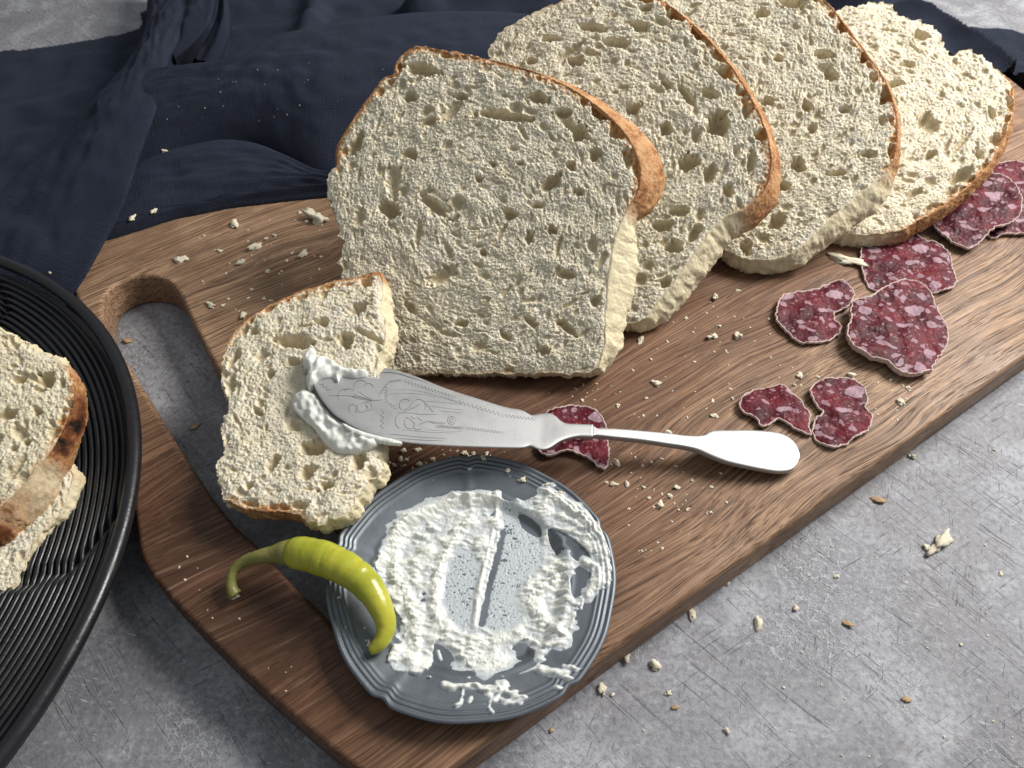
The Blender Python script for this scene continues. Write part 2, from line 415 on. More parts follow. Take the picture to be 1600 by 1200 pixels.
M = dict(wood=m_wood(), table=m_table(), crumb=m_crumb(), toast=m_crumb('toast_crumb_face', (0.77, 0.70, 0.54)), crust=m_crust(), linen=m_linen(), pewter=m_pewter(), silver=m_silver(),
         cheese=m_cheese(), salami=m_salami(), rind=m_rind(), pepper=m_pepper(), stem=m_stem(), wire=m_wire(), groove=m_flat('engraved_line', (0.09, 0.095, 0.10), 0.55, 0.6),
         crustbit=m_flat('crust_fleck', (0.38, 0.25, 0.13), 0.7))

# ------------------------------------------------------------------ setting: the table
def build_table():
    V = np.array([(-1.6, -1.2, 0), (1.6, -1.2, 0), (1.6, 2.2, 0), (-1.6, 2.2, 0)], float)
    info(mesh('table_surface', V, [(0, 1, 2, 3)], M['table'], base=np.zeros(3), smooth=False), kind='structure')
build_table()

# ------------------------------------------------------------------ cutting board
def build_board():
    out = [(235, 893), (350, 1019), (445, 1106), (515, 1166), (575, 1212), (620, 1232), (665, 1226), (715, 1190), (820, 1116), (960, 1012), (1100, 912), (1250, 806), (1400, 699), (1500, 628), (1600, 556), (1750, 450), (1800, 390), (1770, 300), (1690, 220), (1590, 132), (1480, 52), (1400, 22), (1250, 40), (1000, 110), (700, 190), (400, 262), (250, 305), (165, 355), (128, 410), (117, 450), (148, 520), (182, 600), (203, 720), (214, 820)]
    hole = [(168, 520), (159, 487), (163, 462), (180, 443), (205, 433), (235, 430), (262, 438), (281, 458), (300, 497), (341, 575), (390, 645), (440, 710), (530, 815), (600, 890), (650, 950), (660, 1000), (640, 1040), (600, 1050), (560, 1025), (508, 966), (452, 910), (407, 861), (350, 804), (285, 710), (220, 603), (185, 550)]
    cu = bpy.data.curves.new('board', 'CURVE'); cu.dimensions = '2D'; cu.fill_mode = 'BOTH'
    r = 0.0022
    for pts, sg in ((out, 1), (hole, -1)):
        q = np.array([P(x, y, ZB)[:2] for x, y in pts]); q = catmull(q, 0.004)
        # pull in by the bevel radius so the traced outline is the real one
        t = np.roll(q, -1, 0) - np.roll(q, 1, 0); nn = np.stack([t[:, 1], -t[:, 0]], 1); nn /= np.linalg.norm(nn, axis=1)[:, None]
        area2 = (q[:, 0] * np.roll(q[:, 1], -1) - np.roll(q[:, 0], -1) * q[:, 1]).sum()
        if area2 < 0: nn = -nn
        q = q - sg * nn * r * 0.75
        sp = cu.splines.new('POLY'); sp.points.add(len(q) - 1); sp.use_cyclic_u = True
        for k, p in enumerate(q): sp.points[k].co = (p[0], p[1], 0, 1)
    cu.extrude = ZB / 2 - r; cu.bevel_depth = r; cu.bevel_resolution = 4
    tmp = bpy.data.objects.new('tmp', cu); COL.objects.link(tmp); tmp.location = (0, 0, ZB / 2)
    dg = bpy.context.evaluated_depsgraph_get(); me = bpy.data.meshes.new_from_object(tmp.evaluated_get(dg))
    bpy.data.objects.remove(tmp)
    me.name = 'cutting_board'; me.materials.clear(); me.materials.append(M['wood'])
    o = bpy.data.objects.new('cutting_board', me); link(o); o.location = (0, 0, ZB / 2 + 0.0002)
    info(o, 'long wooden cutting board with rounded corners and a slot handle at its left end', 'cutting board')
build_board()

# ------------------------------------------------------------------ bread
def bread(name, label, outline, normal, anchor, thick, seed, holes=(), group=None, g=0.00036, tone='crumb', cat='bread slice', bend=None, npore=1.0, char=None):
    """outline rows: (px, py, flare_mm, crust). anchor = (px, py, z)"""
    n = nrm(normal); O = P(*anchor)
    u = np.array([1., 0, 0]); u = nrm(u - n * np.dot(u, n)); v = np.cross(n, u)
    def uv(x, y):
        q = PP(x, y, O, n) - O; return np.array([np.dot(q, u), np.dot(q, v)])
    ctl = np.array([list(uv(a, b)) + [c * 0.001, d] for a, b, c, d in outline])
    ctl[:, :2]
    C = catmull(ctl, 0.0006)
    # orientation counter-clockwise
    ar = (C[:, 0] * np.roll(C[:, 1], -1) - np.roll(C[:, 0], -1) * C[:, 1]).sum()
    if ar < 0: C = C[::-1].copy()
    L = len(C); r = np.random.default_rng(seed)
    def ring_noise(lo, hi, sd): return band((1, L), lo, hi, sd)[0]
    t = np.roll(C[:, :2], -2, 0) - np.roll(C[:, :2], 2, 0); t /= np.linalg.norm(t, axis=1)[:, None] + 1e-12
    out = np.stack([t[:, 1], -t[:, 0]], 1)
    k = np.clip(C[:, 3], 0, 1); ragged = (1 - 0.75 * k) * (1 - 0.75 * np.clip(C[:, 2] / 0.004, 0, 1))
    C[:, :2] += out * ((ring_noise(2, 9, seed + 1) * 0.00022 + ring_noise(10, 60, seed + 2) * 0.0006) * ragged)[:, None]
    poly = C[:, :2]
    lo = poly.min(0) - 2 * g; hi = poly.max(0) + 2 * g
    xs = np.arange(lo[0], hi[0], g); ys = np.arange(lo[1], hi[1], g)
    X, Y = np.meshgrid(xs, ys); ins = inside(poly, xs, ys)
    # coarse distance field
    cg = 0.0012; cxs = np.arange(lo[0], hi[0] + cg, cg); cys = np.arange(lo[1], hi[1] + cg, cg)
    CX, CY = np.meshgrid(cxs, cys); Dd, Ii = nearest(np.stack([CX.ravel(), CY.ravel()], 1), poly)
    Dd = Dd.reshape(CX.shape); Kc = k[Ii].reshape(CX.shape)
    def samp(A):
        fx = (X - cxs[0]) / cg; fy = (Y - cys[0]) / cg
        i = np.clip(fx.astype(int), 0, A.shape[1] - 2); j = np.clip(fy.astype(int), 0, A.shape[0] - 2); a = fx - i; b = fy - j
        return A[j, i] * (1 - a) * (1 - b) + A[j, i + 1] * a * (1 - b) + A[j + 1, i] * (1 - a) * b + A[j + 1, i + 1] * a * b
    dist = samp(Dd); kk = samp(Kc)
    # --- crumb relief: a foam of small pores, larger holes traced from the loaf
    H = np.zeros_like(X); pore = np.zeros_like(X); WN = band(X.shape, 9, 34, seed + 30)
    cen = poly.mean(0)
    def stamp(cx, cy, a, b, ang, dep, wob=0.0):
        R = max(a, b) * 1.45
        i0, i1 = np.searchsorted(xs, (cx - R, cx + R)); j0, j1 = np.searchsorted(ys, (cy - R, cy + R))
        if i1 - i0 < 2 or j1 - j0 < 2: return
        x = X[j0:j1, i0:i1] - cx; y = Y[j0:j1, i0:i1] - cy
        ca, sa = math.cos(ang), math.sin(ang)
        p = (x * ca + y * sa) / a; q = (-x * sa + y * ca) / b
        d2 = p * p + q * q
        if wob:
            th = np.arctan2(q, p); d2 = d2 * (1 + wob * np.sin(2 * th + cx * 900) + wob * 0.7 * np.sin(3 * th + cy * 700) + wob * 0.5 * np.sin(5 * th + cx * 300))
        if a > 0.0012: d2 = d2 * (1 + 0.22 * WN[j0:j1, i0:i1])
        h = -dep * np.clip(1 - d2, 0, 1) ** (0.62 if a > 0.0016 else 0.40)
        H[j0:j1, i0:i1] = np.minimum(H[j0:j1, i0:i1], h)
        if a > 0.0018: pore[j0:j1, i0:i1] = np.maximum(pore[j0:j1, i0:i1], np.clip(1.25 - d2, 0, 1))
    A = (hi - lo).prod()
    for (frac, r0, sg, dp) in ((0.8, 0.00031, 0.28, 1.0), (0.28, 0.00052, 0.38, 0.95), (0.048, 0.0009, 0.55, 0.90)):
        cnt = int(A / (math.pi * r0 * r0) * 1.1 * frac * npore)
        px = r.uniform(lo[0], hi[0], cnt); py = r.uniform(lo[1], hi[1], cnt)
        rr = r0 * np.exp(r.normal(0, sg, cnt)); el = np.exp(np.abs(r.normal(0, 0.50, cnt)))
        for i in range(cnt):
            th = math.atan2(py[i] - cen[1], px[i] - cen[0]) + math.pi / 2 + r.normal(0, 0.38)
            stamp(px[i], py[i], rr[i] * el[i], rr[i] / math.sqrt(el[i]), th, rr[i] * dp, 0.12)
    for i in range(0, L, 5):
        if k[i] > 0.75 and r.random() < 0.34:
            a_ = r.uniform(0.0008, 0.0021); inn = poly[i] - out[i] * (a_ * 0.55 + r.uniform(0.0006, 0.0022))
            stamp(inn[0], inn[1], a_ * r.uniform(1.0, 1.7), a_ * 0.8, math.atan2(t[i, 1], t[i, 0]), a_ * 1.3 + 0.0004, 0.15)
    for h in holes:
        hx, hy, ra, rb = h[:4]; ang = h[4] if len(h) > 4 else 0
        c0 = uv(hx, hy); e1 = uv(hx + ra * math.cos(math.radians(ang)), hy + ra * math.sin(math.radians(ang))) - c0
        e2 = uv(hx - rb * math.sin(math.radians(ang)), hy + rb * math.cos(math.radians(ang))) - c0
        a = np.linalg.norm(e1); b = np.linalg.norm(e2)
        stamp(c0[0], c0[1], a, b, math.atan2(e1[1], e1[0]), min(a, b) * 1.9 + 0.0008, 0.16)
    sh = X.shape
    amp = 0.55 + 0.45 * np.clip(0.5 + band(sh, 18, 60, seed + 9) * 0.5, 0, 1.4)
    H = H * np.where(pore > 0, 1, amp)
    H += band(sh, 0.9, 3, seed + 3) * 0.00016 + band(sh, 4, 12, seed + 4) * 0.00009 + band(sh, 40, 160, seed + 5) * 0.00025
    H += np.clip(band(sh, 2, 5, seed + 8) - 1.3, 0, 2) * 0.00025
    # rim of the face: shallower near the edge and rounded over a little
    H = H * np.clip(0.35 + dist / 0.0025, 0, 1) - 0.0010 * np.exp(-dist / 0.0009)
    cw = (0.0025 + 0.0012 * band(sh, 8, 30, seed + 12)).clip(0.0008, 1) * (0.35 + 0.65 * kk)
    crust = kk * np.clip(1.35 - dist / cw, 0, 1)
    # quads
    q = ins[:-1, :-1] | ins[1:, :-1] | ins[:-1, 1:] | ins[1:, 1:]
    idx = np.arange(X.size).reshape(sh)
    Q = np.stack([idx[:-1, :-1], idx[:-1, 1:], idx[1:, 1:], idx[1:, :-1]], -1)[q]
    U = np.stack([X.ravel(), Y.ravel()], 1)
    U, Q, used = compact(U, Q)
    Hh = H.ravel()[used]; cr = crust.ravel()[used]; pr = pore.ravel()[used]
    o_ = ~ins.ravel()[used]
    _, ni = nearest(U[o_], poly); U[o_] = poly[ni]; Hh[o_] = -0.0008; cr[o_] = k[ni]
    def bendf(uu, vv): return bend(uu, vv) if bend else 0.0
    V = O + U[:, :1] * u + U[:, 1:] * v + (Hh + bendf(U[:, 0], U[:, 1]))[:, None] * n
    # back face
    fl = C[:, 2]
    bp = poly + out * fl[:, None]
    VB = O + bp[:, :1] * u + bp[:, 1:] * v + (-thick + bendf(bp[:, 0], bp[:, 1]) * np.ones(L))[:, None] * n
    base = O - n * thick; base = np.array([V[:, 0].mean(), V[:, 1].mean(), min(V[:, 2].min(), VB[:, 2].min())])
    E = empty(name, base, label, cat, group)
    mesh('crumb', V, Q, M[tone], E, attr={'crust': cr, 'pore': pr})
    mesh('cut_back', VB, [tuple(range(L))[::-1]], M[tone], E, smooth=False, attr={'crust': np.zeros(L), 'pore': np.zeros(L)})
    # crust strip: rows from the face to the back
    nr = 26; rows = []; ka = []
    nz1 = band((nr, L), 3, 9, seed + 20); nz2 = band((nr, L), 12, 50, seed + 21, ay=1.0); nz3 = band((nr, L), 1.5, 4, seed + 22)
    for j in range(nr):
        if j == 0: off = np.full(L, -0.0010); dz = np.full(L, -0.0016)
        else:
            s = (j - 1) / (nr - 2)
            prof = np.sin(min(1, s * 1.15) * math.pi / 2)
            off = fl * prof + 0.0009 * np.sin(s * math.pi) + 0.00015
            rough = (1.0 - 0.55 * k) * min(1, s * 6 + 0.25) * min(1, (1 - s) * 6 + 0.2)
            off = off + (nz1[j] * 0.00020 + nz2[j] * 0.00038 + nz3[j] * 0.00014 - np.clip(nz1[j] + nz3[j] - 1.6, 0, 1.2) * 0.0009) * rough + (nz3[j] * 0.00012 + nz1[j] * 0.00010) * k
            dz = np.full(L, -0.0003 - s * (thick - 0.0003)) - 0.0005 * ragged * (j == 1)
        p2 = poly + out * off[:, None]
        rows.append(O + p2[:, :1] * u + p2[:, 1:] * v + (dz + bendf(p2[:, 0], p2[:, 1]))[:, None] * n); ka.append(k)
    VS = np.concatenate(rows); ka = np.concatenate(ka)
    chv = np.zeros(len(VS))
    if char is not None:
        for (hx, hy, rad, st) in char:
            c0 = PP(hx, hy, O - n * thick * 0.4, n); chv = np.maximum(chv, st * np.exp(-((VS - c0) ** 2).sum(1) / (rad * rad)))
    FS = grid_faces(nr, L, True)[:, ::-1].copy()
    mesh('crust', VS, FS, M['crust'], E, attr={'crust': ka, 'char': chv})
    return dict(E=E, O=O, n=n, u=u, v=v)

g1 = 'bread slices fanned out on the board'
sl1 = [(622, 92, 0, 1), (648, 73, 0, 1), (690, 78, 1, 1), (760, 92, 1, 1), (840, 114, 2, 1), (900, 143, 4, 1), (950, 180, 6, 1), (984, 220, 9, 1), (1000, 262, 11, 1), (995, 300, 9, .9), (978, 330, 5, .5), (962, 367, 10, .12), (952, 420, 12, .05), (946, 480, 10, .05), (944, 540, 6, .1), (932, 574, 2, .2),
       (900, 582, 0, .35), (800, 583, 0, .4), (700, 583, 0, .4), (600, 584, 0, .4), (545, 576, 0, .1), (538, 500, 0, 0), (535, 430, 0, 0), (533, 380, 0, 0), (528, 345, 0, 0), (514, 310, 0, 0), (511, 285, 0, 0), (516, 266, 0, .1), (527, 258, 2, .7), (530, 225, 3, .9), (550, 190, 3, .9), (575, 155, 3, .9), (600, 122, 2, .9), (615, 115, 1, .9)]
ho1 = [(659, 108, 28, 10, 5), (787, 180, 42, 9, 8), (670, 189, 14, 6, -15), (608, 327, 17, 14, 20), (862, 285, 17, 11, -35), (796, 335, 10, 9), (677, 320, 30, 9, 38), (906, 208, 12, 14), (841, 152, 17, 9, 10), (939, 175, 20, 12, 25), (982, 245, 9, 18), (862, 359, 8, 8), (827, 371, 8, 9), (885, 511, 18, 8, 40), (789, 525, 12, 6, 40), (883, 427, 16, 8, 15), (829, 504, 14, 6, 45), (965, 313, 5, 9), (892, 259, 8, 8), (555, 225, 8, 24, 30), (962, 205, 12, 10, 40), (880, 175, 13, 8, 15), (720, 150, 12, 6), (640, 240, 13, 8, 10), (930, 240, 9, 12), (770, 255, 6, 5), (748, 280, 6, 5), (812, 255, 7, 4), (840, 320, 9, 6), (905, 300, 7, 7), (640, 480, 14, 6, 50), (720, 505, 12, 6), (850, 548, 12, 7), (640, 150, 12, 8, -20), (930, 470, 7, 12, 30), (700, 420, 10, 5, 40), (755, 395, 8, 5, 40)]
bread('bread_slice', 'frontmost large bread slice with a brown top crust, leaning over the slice behind it', sl1, (-.12, -.58, .80), (540, 572, ZB + .003), .0135, 11, ho1, g1, g=0.00032)
sl2 = [(764, 85, 0, 0), (775, 60, 0, .1), (798, 38, 1, .3), (850, 12, 1, .4), (905, -6, 1, .6), (980, -14, 2, .8), (1035, 2, 2, 1), (1080, 35, 3, 1), (1115, 70, 3, 1), (1150, 115, 4, 1), (1180, 165, 4, 1), (1199, 210, 4, 1), (1205, 255, 5, 1), (1194, 295, 7, 1), (1168, 322, 7, .7), (1125, 342, 9, .08), (1092, 385, 9, .02), (1060, 430, 8, .02), (1030, 470, 7, 0), (1000, 500, 3, 0), (950, 500, 0, .3), (880, 470, 0, .4), (820, 440, 0, .3), (790, 330, 0, 0), (770, 200, 0, 0)]
ho2 = [(965, 67, 22, 8, 10), (1109, 146, 15, 9, 10), (1122, 193, 20, 19), (1075, 254, 20, 12, -25), (1109, 270, 9, 18, 15), (1087, 211, 7, 14), (1138, 297, 9, 12), (1131, 112, 14, 10, 30), (1167, 171, 9, 12), (1188, 211, 10, 10), (1174, 252, 8, 16), (1055, 22, 16, 8, 20), (1091, 50, 14, 9, 35), (929, 43, 22, 7, 5), (1073, 148, 7, 22, -35), (1000, 40, 18, 8, 12), (1040, 130, 12, 6, 40), (990, 170, 12, 8), (1040, 200, 9, 12), (1060, 330, 16, 8, 10), (1035, 352, 20, 9), (1052, 385, 14, 10, -30), (1010, 12, 8, 6), (1150, 235, 6, 9), (1085, 365, 18, 8, -50), (1040, 440, 10, 8), (1130, 80, 10, 7, 40), (860, 60, 14, 6), (900, 95, 14, 7, 10), (830, 95, 10, 6)]
bread('bread_slice', 'second bread slice from the front, with big air holes near its brown right crust', sl2, (-.18, -.52, .83), (1008, 512, ZB + .010), .014, 23, ho2, g1)
sl3 = [(1285, -4, 2, 1), (1318, 35, 3, 1), (1350, 78, 3, 1), (1380, 120, 3, 1), (1397, 160, 3, 1), (1402, 200, 3, 1), (1400, 235, 3, .9), (1388, 262, 5, .6), (1362, 288, 9, .25), (1330, 312, 9, .1), (1300, 340, 8, 0), (1268, 368, 6, 0), (1245, 390, 5, 0), (1200, 404, 4, .1), (1155, 400, 3, .1), (1136, 388, 1, .1), (1100, 350, 0, 0), (1050, 300, 0, 0), (960, 200, 0, 0), (930, 50, 0, 0), (960, -60, 0, .3), (1080, -110, 0, .8), (1200, -80, 1, 1)]
ho3 = [(1240, 4, 22, 9, 10), (1287, 84, 16, 8, 15), (1298, 114, 16, 9, 40), (1385, 147, 10, 15), (1353, 88, 9, 10, 20), (1316, 42, 9, 7, 40), (1247, 257, 12, 11), (1357, 240, 13, 6), (1393, 235, 6, 12), (1379, 187, 6, 9), (1261, 165, 10, 8), (1199, 158, 14, 6), (1165, 385, 10, 12), (1215, 345, 12, 14, 20), (1225, 290, 9, 8), (1310, 270, 14, 5, -10), (1190, 20, 14, 7), (1320, 170, 9, 6), (1270, 200, 8, 7), (1365, 120, 6, 8), (1215, 90, 8, 6)]
bread('bread_slice', 'third bread slice from the front, pale and brightly lit between two brown crust edges', sl3, (-.2, -.46, .86), (1190, 418, ZB + .010), .014, 37, ho3, g1)
sl4 = [(1309, 15, 0, 0), (1340, 8, 0, 0), (1364, 3, 0, 0), (1388, 4, 0, 0), (1404, 22, 0, 0), (1440, 33, 0, 0), (1466, 48, 0, 0), (1471, 66, 0, 0), (1484, 84, 0, 0), (1500, 80, 0, 0), (1516, 76, 0, 0), (1530, 86, 0, 0), (1562, 110, 0, .5), (1582, 132, 1, 1), (1585, 165, 1, 1), (1575, 205, 2, 1), (1542, 262, 2, 1), (1485, 313, 2, .95), (1430, 346, 2, .8), (1400, 360, 2, .6), (1335, 364, 2, .2), (1285, 350, 0, 0), (1220, 280, 0, 0), (1190, 150, 0, 0), (1230, 50, 0, 0)]
ho4 = [(1445, 185, 8, 15, 25), (1558, 216, 9, 13, 20), (1503, 273, 22, 9, -30), (1488, 297, 12, 5, -30), (1530, 240, 7, 9), (1577, 155, 6, 9), (1550, 175, 6, 9), (1430, 300, 12, 5, -35), (1440, 55, 14, 7, 15), (1400, 130, 14, 6), (1455, 240, 6, 12, 40), (1420, 100, 10, 5)]
bread('bread_slice', 'rearmost bread slice, lying flattest on the board beside the salami', sl4, (-.15, -.30, .94), (1400, 362, ZB + .013), .012, 41, ho4, g1)

# torn half slice, bent down along its torn right side
slt = [(556, 436, 1, .9), (578, 430, 1, 1), (595, 429, 0, 1), (598, 455, 2, .1), (594, 480, 3, .1), (602, 505, 3, .1), (596, 530, 2, 0), (588, 575, 1, 0), (585, 640, 0, 0), (588, 690, 2, 0), (594, 714, 0, 0), (589, 738, 0, 0), (573, 758, 1, 0), (556, 778, 1, 0), (544, 800, 1, 0), (520, 812, 1, 0), (495, 818, 0, .2), (470, 806, 0, .7), (430, 800, 0, .9), (390, 796, 0, .9), (362, 786, 0, .6), (346, 766, 0, .1), (342, 735, 0, 0), (350, 700, 0, 0), (344, 668, 0, 0), (356, 630, 0, 0), (346, 598, 0, 0), (346, 560, 0, .3), (362, 524, 1, .7), (385, 500, 1, .8), (420, 480, 1, .8), (470, 458, 1, .9), (520, 443, 1, .9)]
hot = [(572, 443, 10, 7), (560, 482, 15, 9, -10), (503, 503, 13, 6), (395, 517, 8, 6), (364, 558, 6, 18, 20), (456, 563, 12, 7), (489, 700, 22, 13), (426, 724, 18, 8, -50), (352, 686, 6, 8), (457, 532, 30, 11, 8), (420, 580, 9, 6), (480, 740, 10, 14, 20), (560, 720, 12, 16), (400, 640, 10, 6, 40), (510, 760, 12, 8), (540, 530, 12, 14), (390, 760, 8, 6)]
def tbend(u_, v_): return -0.0035 * np.clip((u_ - 0.048) / 0.018, 0, 1.5) ** 1.6 + 0.0015 * np.cos(v_ * 60)
TORN = bread('torn_bread_piece', 'torn half slice of bread on the left, smeared with cream cheese', slt, (-.10, -.20, .97), (350, 790, ZB + .0145), .0105, 59, hot, None, cat='bread piece', bend=tbend)

# ------------------------------------------------------------------ black wire bowl with toast
BZ = 0.033; BTC = (-165, 800)
def build_bowl():
    # rim ellipse fitted through points seen along the rim
    pts = [(0, 388), (60, 420), (110, 465), (160, 532), (200, 615), (219, 690), (218, 770), (198, 860), (160, 950), (110, 1035), (50, 1115), (0, 1168)]
    Q = np.array([P(x, y, BZ)[:2] for x, y in pts])
    A = np.c_[2 * Q, np.ones(len(Q))]; s = np.linalg.lstsq(A, (Q ** 2).sum(1), rcond=None)[0]
    c = s[:2]; R = math.sqrt(s[2] + (c ** 2).sum())
    E = empty('wire_bowl', (c[0], c[1], 0), 'round black ribbed wire bowl cut off by the left edge of the photo', 'bowl')
    a = np.linspace(0, 2 * math.pi, 240, endpoint=False)
    def ringtube(r, z, rad, seg=10, wob=None):
        zz = z + (wob(a) if wob else 0)
        path = np.stack([c[0] + r * np.cos(a), c[1] + r * np.sin(a), zz * np.ones_like(a)], 1)
        b = np.linspace(0, 2 * math.pi, seg, endpoint=False)
        rd = np.stack([np.cos(a), np.sin(a), 0 * a], 1)
        V = path[:, None] + rad * (np.cos(b)[None, :, None] * rd[:, None] + np.sin(b)[None, :, None] * np.array([0, 0, 1.]))
        n = len(a); i = np.arange(n)[:, None]; j = np.arange(seg)[None, :]
        Fq = np.stack([i * seg + j, ((i + 1) % n) * seg + j, ((i + 1) % n) * seg + (j + 1) % seg, i * seg + (j + 1) % seg], -1).reshape(-1, 4)
        return V.reshape(-1, 3), Fq
    V, Fq = ringtube(R - 0.0026, BZ - 0.0026, 0.0030, 14); mesh('rim', V, Fq, M['wire'], E)
    # solid thin shell below the wires, then the wires themselves
    rr = np.linspace(0.0, 1.0, 26); 
    def prof(r):  # height of the wire bed at radius r
        q = r / R; return 0.0065 + (BZ - 0.0125) * np.clip((q - 0.30) / 0.70, 0, 1) ** 1.25
    rs = rr * (R - 0.004); V = np.stack([c[0] + rs[:, None] * np.cos(a)[None], c[1] + rs[:, None] * np.sin(a)[None], np.maximum(prof(rs) - 0.0040, 0.0012)[:, None] * np.ones_like(a)[None]], -1).reshape(-1, 3)
    mesh('bowl_shell', V, grid_faces(26, 240, True)[:, ::-1].copy() * 1, M['wire'], E)
    def rib(pts):
        q = np.array([P(x, y, 0.020)[:2] for x, y in pts]) - c; rr_ = np.hypot(q[:, 0], q[:, 1]); aa_ = np.arctan2(q[:, 1], q[:, 0]); o_ = np.argsort(rr_)
        return rr_[o_], aa_[o_]
    r1, a1 = rib([(212, 778), (180, 828), (150, 862), (110, 895), (30, 908), (-60, 890)])
    ribs = [(r1, a1 + k * math.pi / 3) for k in range(6)]
    def rang(b, r): return np.interp(r, b[0], b[1])
    def dip(aa, r):
        z = np.zeros_like(aa)
        for b in ribs:
            b2 = rang(b, r)       # the cross wires are curved
            d = (aa - b2 + math.pi) % (2 * math.pi) - math.pi
            z -= 0.0030 * np.exp(-(d * r / 0.0026) ** 2)
        return z
    r = R - 0.0085; k = 0
    while r > 0.012:
        V, Fq = ringtube(r, prof(r), 0.00108, 8, lambda aa, r=r: dip(aa, r) + 0.00012 * np.sin(aa * 3 + r * 900)); mesh('wire_ring', V, Fq, M['wire'], E)
        r -= 0.0028; k += 1
    for b in ribs:
        q = np.linspace(R - 0.006, 0.008, 60)
        path = np.stack([c[0] + q * np.cos(rang(b, q)), c[1] + q * np.sin(rang(b, q)), prof(q) - 0.0036], 1)
        V, Fc = tube(path, 0.0012, 8); mesh('cross_wire', V, Fc, M['wire'], E)
    return c, R
BC, BR = build_bowl()
slc = [(108, 736, 1, .35), (106, 772, 2, .3), (90, 803, 2, .3), (62, 834, 2, .2), (42, 870, 2, .2), (22, 915, 2, .25), (-2, 948, 1, .3), (-60, 1010, 0, .3), (-180, 1000, 0, .3), (-260, 860, 0, .3), (-200, 700, 0, .3), (-60, 640, 0, .3), (60, 690, 0, .4)]
bread('bread_slice', 'pale bread slice lying underneath the toasted slice in the black bowl', slc, (.10, -.30, .94), (60, 800, .027), .010, 83, [(60, 772, 10, 8), (85, 768, 7, 6)], None, cat='bread slice')
slb = [(-40, 505, 0, .1), (0, 514, 0, .1), (18, 528, 0, 0), (40, 539, 0, 0), (62, 548, 0, .1), (90, 562, 0, .3), (108, 580, 0, .8), (116, 606, 0, 1), (112, 640, 1, 1), (98, 672, 2, 1), (80, 704, 4, .8), (58, 728, 7, .5), (34, 760, 9, .5), (8, 785, 9, .6), (-30, 815, 9, .7), (-110, 860, 6, .7), (-220, 860, 0, .7), (-300, 760, 0, .7), (-290, 600, 0, .7), (-180, 500, 0, .7)]
hob = [(70, 592, 16, 11), (29, 593, 10, 7), (9, 647, 16, 9), (57, 644, 8, 6), (109, 631, 6, 6), (95, 600, 7, 7), (60, 608, 12, 4), (40, 690, 8, 6), (80, 660, 6, 5), (100, 640, 5, 5), (20, 700, 8, 5)]
bread('toast_slice', 'toasted bread slice with charred crust lying in the black wire bowl', slb, (.10, -.34, .93), (60, 740, .040), .013, 71, hob, None, tone='toast', cat='bread slice', char=[(120, 640, .008, .9), (108, 668, .008, .9), (92, 692, .007, 1.1), (60, 790, .004, .3), (8, 800, .006, .8), (-20, 840, .008, 1.0)])

# ------------------------------------------------------------------ pewter plate, cheese, pepper
PZ = ZB + 0.008
PC = np.array([-0.01505, -0.10040]); PR = 0.0538
def plate_r(th):
    # five-lobed bracket outline
    q = (th - 0.38) * 5 / (2 * math.pi); f = np.abs((q % 1.0) - 0.5) * 2      # 1 at the points, 0 mid lobe
    return PR * (0.998 - 0.016 * np.exp(-(f / 0.30) ** 2) + 0.020 * np.exp(-((1 - f) / 0.26) ** 2) - 0.026 * np.exp(-((1 - f) / 0.075) ** 2))
def plate_z(d, r):
    """height at distance d in from the edge"""
    z = 0.0078 - 0.0030 * np.clip(d / 0.017, 0, 1) ** 1.1
    for c0, w, h in ((0.0006, 0.0008, 0.0006), (0.0027, 0.0006, 0.00065), (0.0044, 0.0006, 0.0006), (0.0060, 0.0006, 0.0004)): z = z + h * np.exp(-((d - c0) / w) ** 2)
    t = np.clip((d - 0.0165) / 0.0045, 0, 1); z = z - 0.0030 * t * t * (3 - 2 * t)
    z = z + 0.0004 * np.exp(-((d - 0.0162) / 0.0012) ** 2)
    return z
def plate_at(x, y):
    X = x - PC[0]; Y = y - PC[1]; r = np.hypot(X, Y); th = np.arctan2(Y, X)
    ro = plate_r(th); return ZB + 0.0006 + plate_z(np.clip(ro - r, 0, 1), r)
def build_plate():
    nt, ns = 540, 110
    th = np.linspace(0, 2 * math.pi, nt, endpoint=False); ro = plate_r(th)
    s = np.linspace(0, 1, ns) ** 1.5; d = s[:, None] * ro[None, :] * 0.999
    # inside, the outline relaxes to a circle
    r = ro[None] - d; mixf = np.clip(s[:, None] / 0.5, 0, 1); r = r * (1 - mixf) + (1 - s[:, None]) * PR * mixf
    X = PC[0] + r * np.cos(th); Y = PC[1] + r * np.sin(th)
    Z = ZB + 0.0006 + plate_z(np.clip(ro[None] - np.hypot(X - PC[0], Y - PC[1]), 0, 1), r)
    top = np.stack([X, Y, Z], -1)
    bot = []
    for dd, dz in ((-0.0004, -0.0002), (-0.0004, -0.0007), (0.0006, -0.0013), (0.012, -0.0013), (0.020, -0.0014), (0.024, -0.0012), (0.05, -0.0012)):
        rr = np.maximum(ro - dd, 0.0005); x = PC[0] + rr * np.cos(th); y = PC[1] + rr * np.sin(th)
        z = ZB + 0.0006 + plate_z(np.clip(dd, 0, 1), 0) + dz
        z = max(z, ZB + 0.0004); bot.append(np.stack([x, y, np.full(nt, z)], -1))
    A = np.concatenate([np.array(bot[::-1]), top]).reshape(-1, 3)
    n = len(bot) + ns
    o = mesh('plate', A, grid_faces(n, nt, True), M['pewter'], base=np.array([PC[0], PC[1], ZB]))
    info(o, 'small dark pewter plate with a scalloped moulded rim standing on the board', 'plate')
build_plate()

